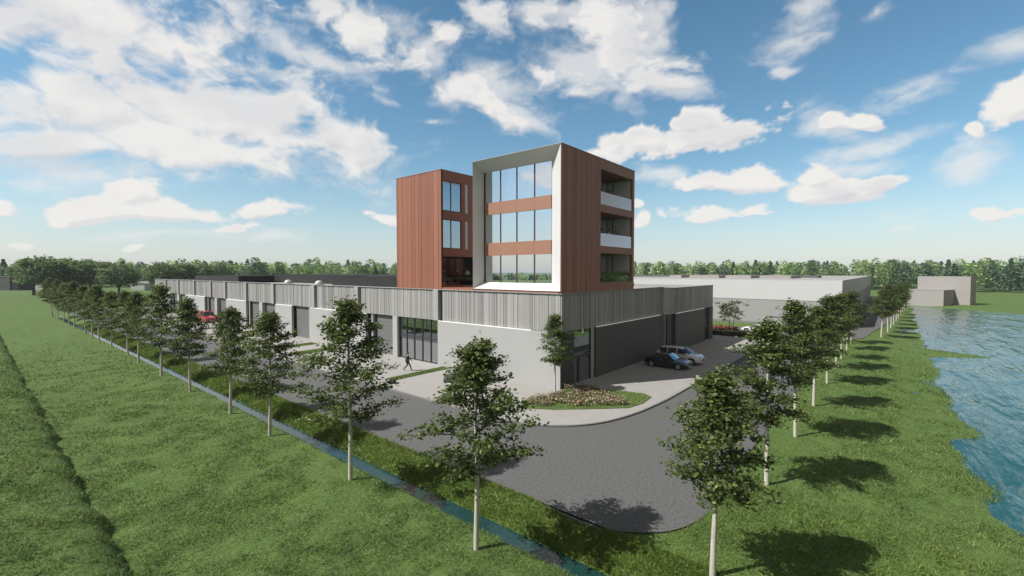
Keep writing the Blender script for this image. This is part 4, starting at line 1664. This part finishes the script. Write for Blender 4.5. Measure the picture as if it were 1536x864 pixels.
# ================================================================ vehicles
def car_shell(prof, L, W, zb, cabin, pillars, wheels_x, wr, paint, root, extras):
    """prof: list (x, z_top); cabin: (x_rear_base, x_rear_top, x_front_top, x_front_base, z_belt)."""
    crb, crt, cft, cfb, zbelt = cabin
    X = sorted(set([round(v, 3) for v in list(np.linspace(-L / 2, L / 2, 27)) + [p[0] for p in prof] + [crb, crt, cft, cfb] + [q for p in pillars for q in p]]))
    px, pz = [p[0] for p in prof], [p[1] for p in prof]
    rows = []
    for x in X:
        zt = float(np.interp(x, px, pz))
        e = abs(x) / (L / 2)
        w = W / 2 * (1 - 0.16 * max(0, (e - .62) / .38) ** 2.2)
        zlo = zb + 0.10 * max(0, (e - .8) / .2)
        belt = float(np.interp(x, [crb, cfb], [zbelt + .03, zbelt - .02]))
        cab = crb < x < cfb and zt > belt + .02
        sh = belt if cab else max(zlo + .12, zt - .07)
        wt = w * (0.99 - 0.26 * min(1, (zt - belt) / .5)) if cab else w * .93
        roofz = zt - (.05 if cab else .02)
        ring = [(0, zlo), (w * .86, zlo), (w * .98, zlo + .10), (w * 1.0, (zlo + sh) * .52), (w * .965, sh), (wt, roofz), (wt * .72, zt + .008), (0, zt + .02)]
        rows.append((x, ring, cab))
    bins = {'body': MB(), 'side_window': MB(), 'windscreen': MB(), 'rear_window': MB()}
    n = 8
    for i in range(len(rows) - 1):
        x0, r0, c0 = rows[i]
        x1, r1, c1 = rows[i + 1]
        xm = (x0 + x1) / 2
        for side in (1, -1):
            for k in range(n - 1):
                q = [(x0, r0[k][0] * side, r0[k][1]), (x1, r1[k][0] * side, r1[k][1]), (x1, r1[k + 1][0] * side, r1[k + 1][1]), (x0, r0[k + 1][0] * side, r0[k + 1][1])]
                if side < 0:
                    q.reverse()
                key = 'body'
                if crb <= xm <= cfb:
                    if k == 4 and (c0 or c1) and not any(a <= xm <= b for a, b in pillars):
                        key = 'side_window'
                    if k >= 5 and cft < xm:
                        key = 'windscreen'
                    if k >= 5 and xm < crt:
                        key = 'rear_window'
                bins[key].add(q, [(0, 1, 2, 3)])
    for end, rev in ((rows[0], True), (rows[-1], False)):
        x, r, _ = end
        pts = [(x, y, z) for y, z in r] + [(x, -y, z) for y, z in reversed(r[1:-1])]
        bins['body'].add(pts, [tuple(range(len(pts)))])
    for key, mb in bins.items():
        me_o = mb.build(key, paint if key == 'body' else M['car_glass'], root, off=(0, 0, 0))
        bm = bmesh.new()
        bm.from_mesh(me_o.data)
        bmesh.ops.remove_doubles(bm, verts=bm.verts, dist=0.001)
        bmesh.ops.recalc_face_normals(bm, faces=bm.faces)
        bm.to_mesh(me_o.data)
        bm.free()
        me_o.data.polygons.foreach_set('use_smooth', [True] * len(me_o.data.polygons))
        me_o.data.set_sharp_from_angle(angle=R(32))
    for wx in wheels_x:
        for sd in (1, -1):
            y = sd * (W / 2 - .015)
            a = MB()
            a.lathe([(0.01, 0.022 * sd), (wr * 1.17, 0.022 * sd), (wr * 1.17, -.2 * sd)], (wx, y, wr), 22, axis='y')
            a.build('wheel_arch', M['black'], root, off=(0, 0, 0))
            wh_ = bpy.data.objects.new('wheel', None)
            wh_.empty_display_size = .2
            COL.objects.link(wh_)
            wh_.parent = root
            t = MB()
            t.lathe([(wr * .66, 0.05 * sd), (wr * .95, 0.05 * sd), (wr, 0.02 * sd), (wr, -.16 * sd), (wr * .9, -.18 * sd)], (wx, y, wr), 24, axis='y')
            t.build('tyre', M['black'], wh_, off=(0, 0, 0), smooth=True)
            r = MB()
            r.lathe([(0.001, 0.045 * sd), (wr * .14, 0.045 * sd), (wr * .16, .03 * sd), (wr * .64, .035 * sd), (wr * .67, .052 * sd)], (wx, y, wr), 24, axis='y')
            for q in range(5):
                an = q * 2 * math.pi / 5
                r.tube([(wx + math.cos(an) * wr * .12, y + .05 * sd, wr + math.sin(an) * wr * .12), (wx + math.cos(an) * wr * .62, y + .05 * sd, wr + math.sin(an) * wr * .62)], .035, 5)
            r.build('rim', M['chrome'], wh_, off=(0, 0, 0), smooth=True)
    zt = extras.get('lamp_z', .66)
    for sd in (1, -1):
        b = MB()
        b.box(L / 2 - .30, sd * W * .27, zt - .06, L / 2 - .045, sd * W * .43, zt + .07)
        b.build('headlight', M['lamp_glass'], root, off=(0, 0, 0), bevel=.02)
        b = MB()
        b.box(-L / 2 - .012, sd * W * .30, zt + .02, -L / 2 + .2, sd * W * .445, zt + .16)
        b.build('tail_light', M['tail'], root, off=(0, 0, 0), bevel=.02)
        b = MB()
        b.box(cfb - .36, sd * (W / 2 - .03), zbelt + .02, cfb - .2, sd * (W / 2 + .17), zbelt + .15)
        b.build('mirror', paint, root, off=(0, 0, 0), bevel=.03)
        b = MB()
        for hx in extras.get('handles', (-.55, .4)):
            b.box(hx, sd * (W / 2 - .02), zbelt - .14, hx + .16, sd * (W / 2 + .012), zbelt - .11)
        b.build('door_handle', M['chrome'], root, off=(0, 0, 0))
    b = MB()
    b.box(L / 2 - .05, -W * .25, zb + .22, L / 2 + .015, W * .25, zb + .36)
    b.build('grille', M['black'], root, off=(0, 0, 0), bevel=.01)
    b = MB()
    b.box(L / 2 - .03, -.26, zb + .08, L / 2 + .02, .26, zb + .19)
    b.build('number_plate', M['alu'], root, off=(0, 0, 0))
    b = MB()
    b.box(-L / 2 - .02, -.26, zt - .14, -L / 2 + .03, .26, zt - .03)
    b.build('number_plate', M['alu'], root, off=(0, 0, 0))


P_BLACK = car_paint('black_car_paint', (0.006, 0.008, 0.014))
P_SILVER = car_paint('silver_car_paint', (0.8, 0.8, 0.8), .3)
P_WHITE = car_paint('white_car_paint', (0.75, 0.75, 0.74))
P_RED = car_paint('red_van_paint', (0.40, 0.008, 0.012), .3)
P_NAVY = car_paint('dark_grey_car_paint', (0.02, 0.023, 0.03))
SEDAN = [(-2.15, .72), (-2.1, .9), (-1.75, .99), (-1.55, 1.0), (-.85, 1.36), (-.2, 1.42), (.3, 1.38), (1.0, .95), (1.7, .82), (2.05, .70), (2.15, .52)]
ESTATE = [(-2.3, .8), (-2.25, 1.02), (-2.1, 1.08), (-1.8, 1.55), (-.9, 1.62), (.1, 1.62), (.55, 1.56), (1.2, 1.08), (1.9, .95), (2.22, .82), (2.3, .58)]
SPORT = [(-2.2, .68), (-2.12, .86), (-1.7, .94), (-.75, 1.2), (-.1, 1.25), (.25, 1.2), (1.05, .84), (1.6, .76), (2.05, .62), (2.2, .44)]
VAN = [(-2.7, 1.5), (-2.68, 1.95), (-2.6, 2.08), (-.8, 2.14), (1.0, 2.12), (1.35, 2.04), (1.95, 1.28), (2.45, 1.05), (2.65, .9), (2.7, .6)]


def car(kind, name, label, cat, x, y, z, rz, paint):
    t = thing(name, label, cat, (x, y, z), rz)
    if kind == 'sedan':
        car_shell(SEDAN, 4.3, 1.76, .2, (-1.6, -.85, .3, 1.0, .92), [(-.28, -.2), (-1.6, -1.25), (.8, 1.0)], (-1.32, 1.32), .31, paint, t, {})
    elif kind == 'estate':
        car_shell(ESTATE, 4.6, 1.84, .24, (-2.12, -1.8, .55, 1.2, 1.04), [(-.1, -.02), (-1.08, -1.0), (-2.12, -1.86), (1.0, 1.2)], (-1.4, 1.42), .35, paint, t, {'lamp_z': .78})
    elif kind == 'sport':
        car_shell(SPORT, 4.4, 1.86, .15, (-1.7, -.75, .25, 1.05, .84), [(-.8, -.7), (-1.7, -1.3), (.85, 1.05)], (-1.3, 1.35), .33, paint, t, {'lamp_z': .58})
    else:
        car_shell(VAN, 5.4, 1.98, .28, (.35, .36, 1.35, 1.95, 1.25), [(.35, .5), (1.7, 1.95)], (-1.65, 1.7), .36, paint, t, {'lamp_z': .85, 'handles': (-.1,)})
    return t


Z_P = 0.112
car('sedan', 'parked_car', 'black saloon car parked in the shade nearest the hall corner', 'car', 13.95, -3.35, Z_P, R(-90), P_BLACK)
car('estate', 'parked_car', 'silver estate car parked just behind the black saloon', 'car', 17.0, -3.45, Z_P, R(-90), P_SILVER)
car('estate', 'parked_car', 'dark estate car by the white corner wall, half hidden behind the nearest ditch tree', 'car', -3.3, 7.0, Z_P, R(180), P_NAVY)
car('sport', 'sports_car', 'low white sports car on the cross road by the warehouse', 'car', 49.4, -4.0, 0.002, R(90), P_WHITE)
car('van', 'delivery_van', 'red van parked far along the white wall panels of the hall', 'van', -1.75, 78.4, Z_P, R(-90), P_RED)


# ================================================================ people
def skin_mesh(name, verts, edges, radii, mat, parent, root=0, levels=1):
    me = bpy.data.meshes.new(name)
    me.from_pydata(verts, edges, [])
    o = bpy.data.objects.new(name, me)
    COL.objects.link(o)
    o.modifiers.new('skin', 'SKIN')
    sk = me.skin_vertices[0].data
    for i, r in enumerate(radii):
        sk[i].radius = (r, r) if not isinstance(r, tuple) else r
        sk[i].use_root = (i == root)
    sub = o.modifiers.new('sub', 'SUBSURF')
    sub.levels = sub.render_levels = levels
    dg = bpy.context.evaluated_depsgraph_get()
    ev = o.evaluated_get(dg)
    nm = bpy.data.meshes.new_from_object(ev, depsgraph=dg)
    nm.name = name
    bpy.data.objects.remove(o)
    bpy.data.meshes.remove(me)
    nm.materials.clear()
    nm.materials.append(mat)
    nm.polygons.foreach_set('use_smooth', [True] * len(nm.polygons))
    return link(name, nm, parent)


M['skin'] = material('skin', (0.42, 0.25, 0.18), 0.6, var=0.05, scale=8)
M['hair_dark'] = material('dark_hair', (0.02, 0.014, 0.01), 0.6, var=0.2, scale=20)
M['suit'] = material('dark_suit', (0.035, 0.035, 0.04), 0.8, var=0.1, scale=10)
M['white_cloth'] = material('white_cloth', (0.6, 0.6, 0.58), 0.85, var=0.05, scale=10)
M['red_cloth'] = material('red_brown_cloth', (0.22, 0.05, 0.04), 0.85, var=0.1, scale=10)
M['blue_cloth'] = material('blue_grey_cloth', (0.09, 0.11, 0.15), 0.85, var=0.1, scale=10)

STAND = dict(hipR=(0, -.09, .93), kneeR=(.03, -.10, .50), ankR=(0, -.10, .09), toeR=(.17, -.12, .035), hipL=(0, .09, .93), kneeL=(.03, .10, .50), ankL=(0, .10, .09), toeL=(.17, .12, .035),
             elR=(-.03, -.25, 1.14), wrR=(.06, -.25, .90), elL=(-.03, .25, 1.14), wrL=(.06, .25, .90))
WALK = dict(hipR=(.02, -.09, .92), kneeR=(.24, -.09, .54), ankR=(.36, -.09, .11), toeR=(.53, -.10, .10), hipL=(-.02, .09, .92), kneeL=(-.09, .09, .49), ankL=(-.42, .09, .20), toeL=(-.30, .10, .045),
            elR=(-.14, -.26, 1.16), wrR=(-.12, -.26, .90), elL=(.08, .25, 1.14), wrL=(.27, .20, 1.0))


def person(label, x, y, z, rz, pose, top, trousers, hair, group=None):
    t = thing('person', label, 'person', (x, y, z), rz, group)
    p = pose
    V = [(0, 0, .97), (0, 0, 1.12), (.01, 0, 1.30), (0, 0, 1.44), (.01, 0, 1.52), (.03, 0, 1.60), (.03, 0, 1.68), (.02, 0, 1.745)]
    rad = [(.13, .15), (.105, .135), (.12, .16), (.085, .10), .052, (.085, .072), (.098, .078), (.06, .05)]
    E_ = [(i, i + 1) for i in range(7)]

    def chain(start, pts, rr):
        prev = start
        for q, r in zip(pts, rr):
            V.append(q)
            rad.append(r)
            E_.append((prev, len(V) - 1))
            prev = len(V) - 1
        return prev
    V.append((.128, 0, 1.655))
    rad.append(.014)
    E_.append((6, len(V) - 1))
    for sd, S in ((-1, 'R'), (1, 'L')):
        w = chain(3, [(0, sd * .17, 1.42), p['el' + S], p['wr' + S]], [.055, .042, .03])
        wr, el = Vector(p['wr' + S]), Vector(p['el' + S])
        d = (wr - el).normalized()
        palm = wr + d * .075
        pm = chain(w, [tuple(palm)], [(.022, .034)])
        fwd = Vector((1, 0, 0))
        fwd = (fwd - d * fwd.dot(d)).normalized()
        for k, ln in enumerate((.07, .08, .075, .055)):
            off = fwd * (.026 - k * .018)
            inward = Vector((0, -sd * .015, 0))
            chain(pm, [tuple(palm + off + d * ln * .55), tuple(palm + off + d * ln + inward)], [.0095, .008])
        chain(w, [tuple(wr + d * .04 + fwd * .04), tuple(wr + d * .075 + fwd * .055)], [.011, .009])
        chain(0, [p['hip' + S], p['knee' + S], p['ank' + S], p['toe' + S]], [.088, .058, .04, .035])
    skin_mesh('body', V, E_, rad, M['skin'], t)
    # jacket or shirt
    V2 = [(0, 0, .93), (0, 0, 1.12), (.01, 0, 1.30), (0, 0, 1.45)]
    r2 = [(.15, .175), (.13, .16), (.14, .18), (.10, .12)]
    E2 = [(0, 1), (1, 2), (2, 3)]
    for sd, S in ((-1, 'R'), (1, 'L')):
        i = len(V2)
        wr, el = Vector(p['wr' + S]), Vector(p['el' + S])
        V2 += [(0, sd * .175, 1.42), p['el' + S], tuple(el + (wr - el) * .93)]
        r2 += [.073, .06, .048]
        E2 += [(3, i), (i, i + 1), (i + 1, i + 2)]
    skin_mesh('jacket', V2, E2, r2, top, t)
    V3, r3, E3 = [(0, 0, .97)], [(.14, .165)], []
    for sd, S in ((-1, 'R'), (1, 'L')):
        i = len(V3)
        an, kn = Vector(p['ank' + S]), Vector(p['knee' + S])
        V3 += [p['hip' + S], p['knee' + S], tuple(an + (kn - an) * .08)]
        r3 += [.105, .075, .06]
        E3 += [(0, i), (i, i + 1), (i + 1, i + 2)]
    skin_mesh('trousers', V3, E3, r3, trousers, t)
    for S in 'RL':
        an, to = Vector(p['ank' + S]), Vector(p['toe' + S])
        d = (to - an)
        skin_mesh('shoe', [tuple(an - d * .35 + Vector((0, 0, -.02))), tuple(an + d * .4), tuple(to + d * .12)], [(0, 1), (1, 2)], [.045, .052, .036], M['black'], t)
    h = MB()
    prof = [(.001, .115), (.05, .108), (.085, .075), (.10, .03), (.098, -.02), (.09, -.045)]
    h.lathe([(r, z_) for r, z_ in prof], (0.005, 0, 1.70), 14)
    o = h.build('hair', hair, t, off=(0, 0, 0), smooth=True)
    return t


person('man in a dark suit striding along the paving in front of the entrance', -3.7, 14.9, 0.112, math.atan2(-.767, .641), WALK, M['suit'], M['suit'], M['hair_dark'])
G = 'people on the tower balconies'
person('person in a dark top standing at the middle balcony rail, farthest right', 11.2, 1.0, 11.852, R(200), STAND, M['suit'], M['suit'], M['hair_dark'], G)
person('person in white between two dark haired people on the middle balcony', 9.85, 1.0, 11.852, R(-80), STAND, M['white_cloth'], M['blue_cloth'], M['hair_dark'], G)
person('dark haired person at the left end of the middle balcony', 8.4, 1.0, 11.852, R(20), STAND, M['blue_cloth'], M['suit'], M['hair_dark'], G)
person('dark haired person at the left end of the top balcony', 8.3, 1.0, 15.582, R(-60), STAND, M['suit'], M['suit'], M['hair_dark'], G)
person('person in pale clothes right of another on the top balcony', 9.9, 1.1, 15.582, R(-110), STAND, M['white_cloth'], M['suit'], M['hair_dark'], G)
person('person in a red brown top on the left ground terrace', 3.4, 15.5, 8.122, R(30), STAND, M['red_cloth'], M['suit'], M['hair_dark'], G)
person('person in white on the left ground terrace beside the white frame', 4.8, 15.5, 8.122, R(190), STAND, M['white_cloth'], M['white_cloth'], M['hair_dark'], G)
person('person in blue grey at the left end of the left ground terrace', 1.5, 15.6, 8.122, R(-40), STAND, M['blue_cloth'], M['suit'], M['hair_dark'], G)

# ================================================================ air
hm = bpy.data.materials.new('haze')
hm.use_nodes = True
hm.node_tree.nodes.clear()
ho = hm.node_tree.nodes.new('ShaderNodeOutputMaterial')
pvn = hm.node_tree.nodes.new('ShaderNodeVolumePrincipled')
pvn.inputs['Color'].default_value = (0.82, 0.90, 1.0, 1)
pvn.inputs['Density'].default_value = 0.00016
pvn.inputs['Anisotropy'].default_value = 0.0
hm.node_tree.links.new(pvn.outputs[0], ho.inputs['Volume'])
hz_ = MB()
hz_.box(-3600, -3600, -4.0, 3600, 3600, 24.0)
o = hz_.build('haze', hm)
tag(o, 'thin pale air softening the far wood', 'haze', kind='stuff')
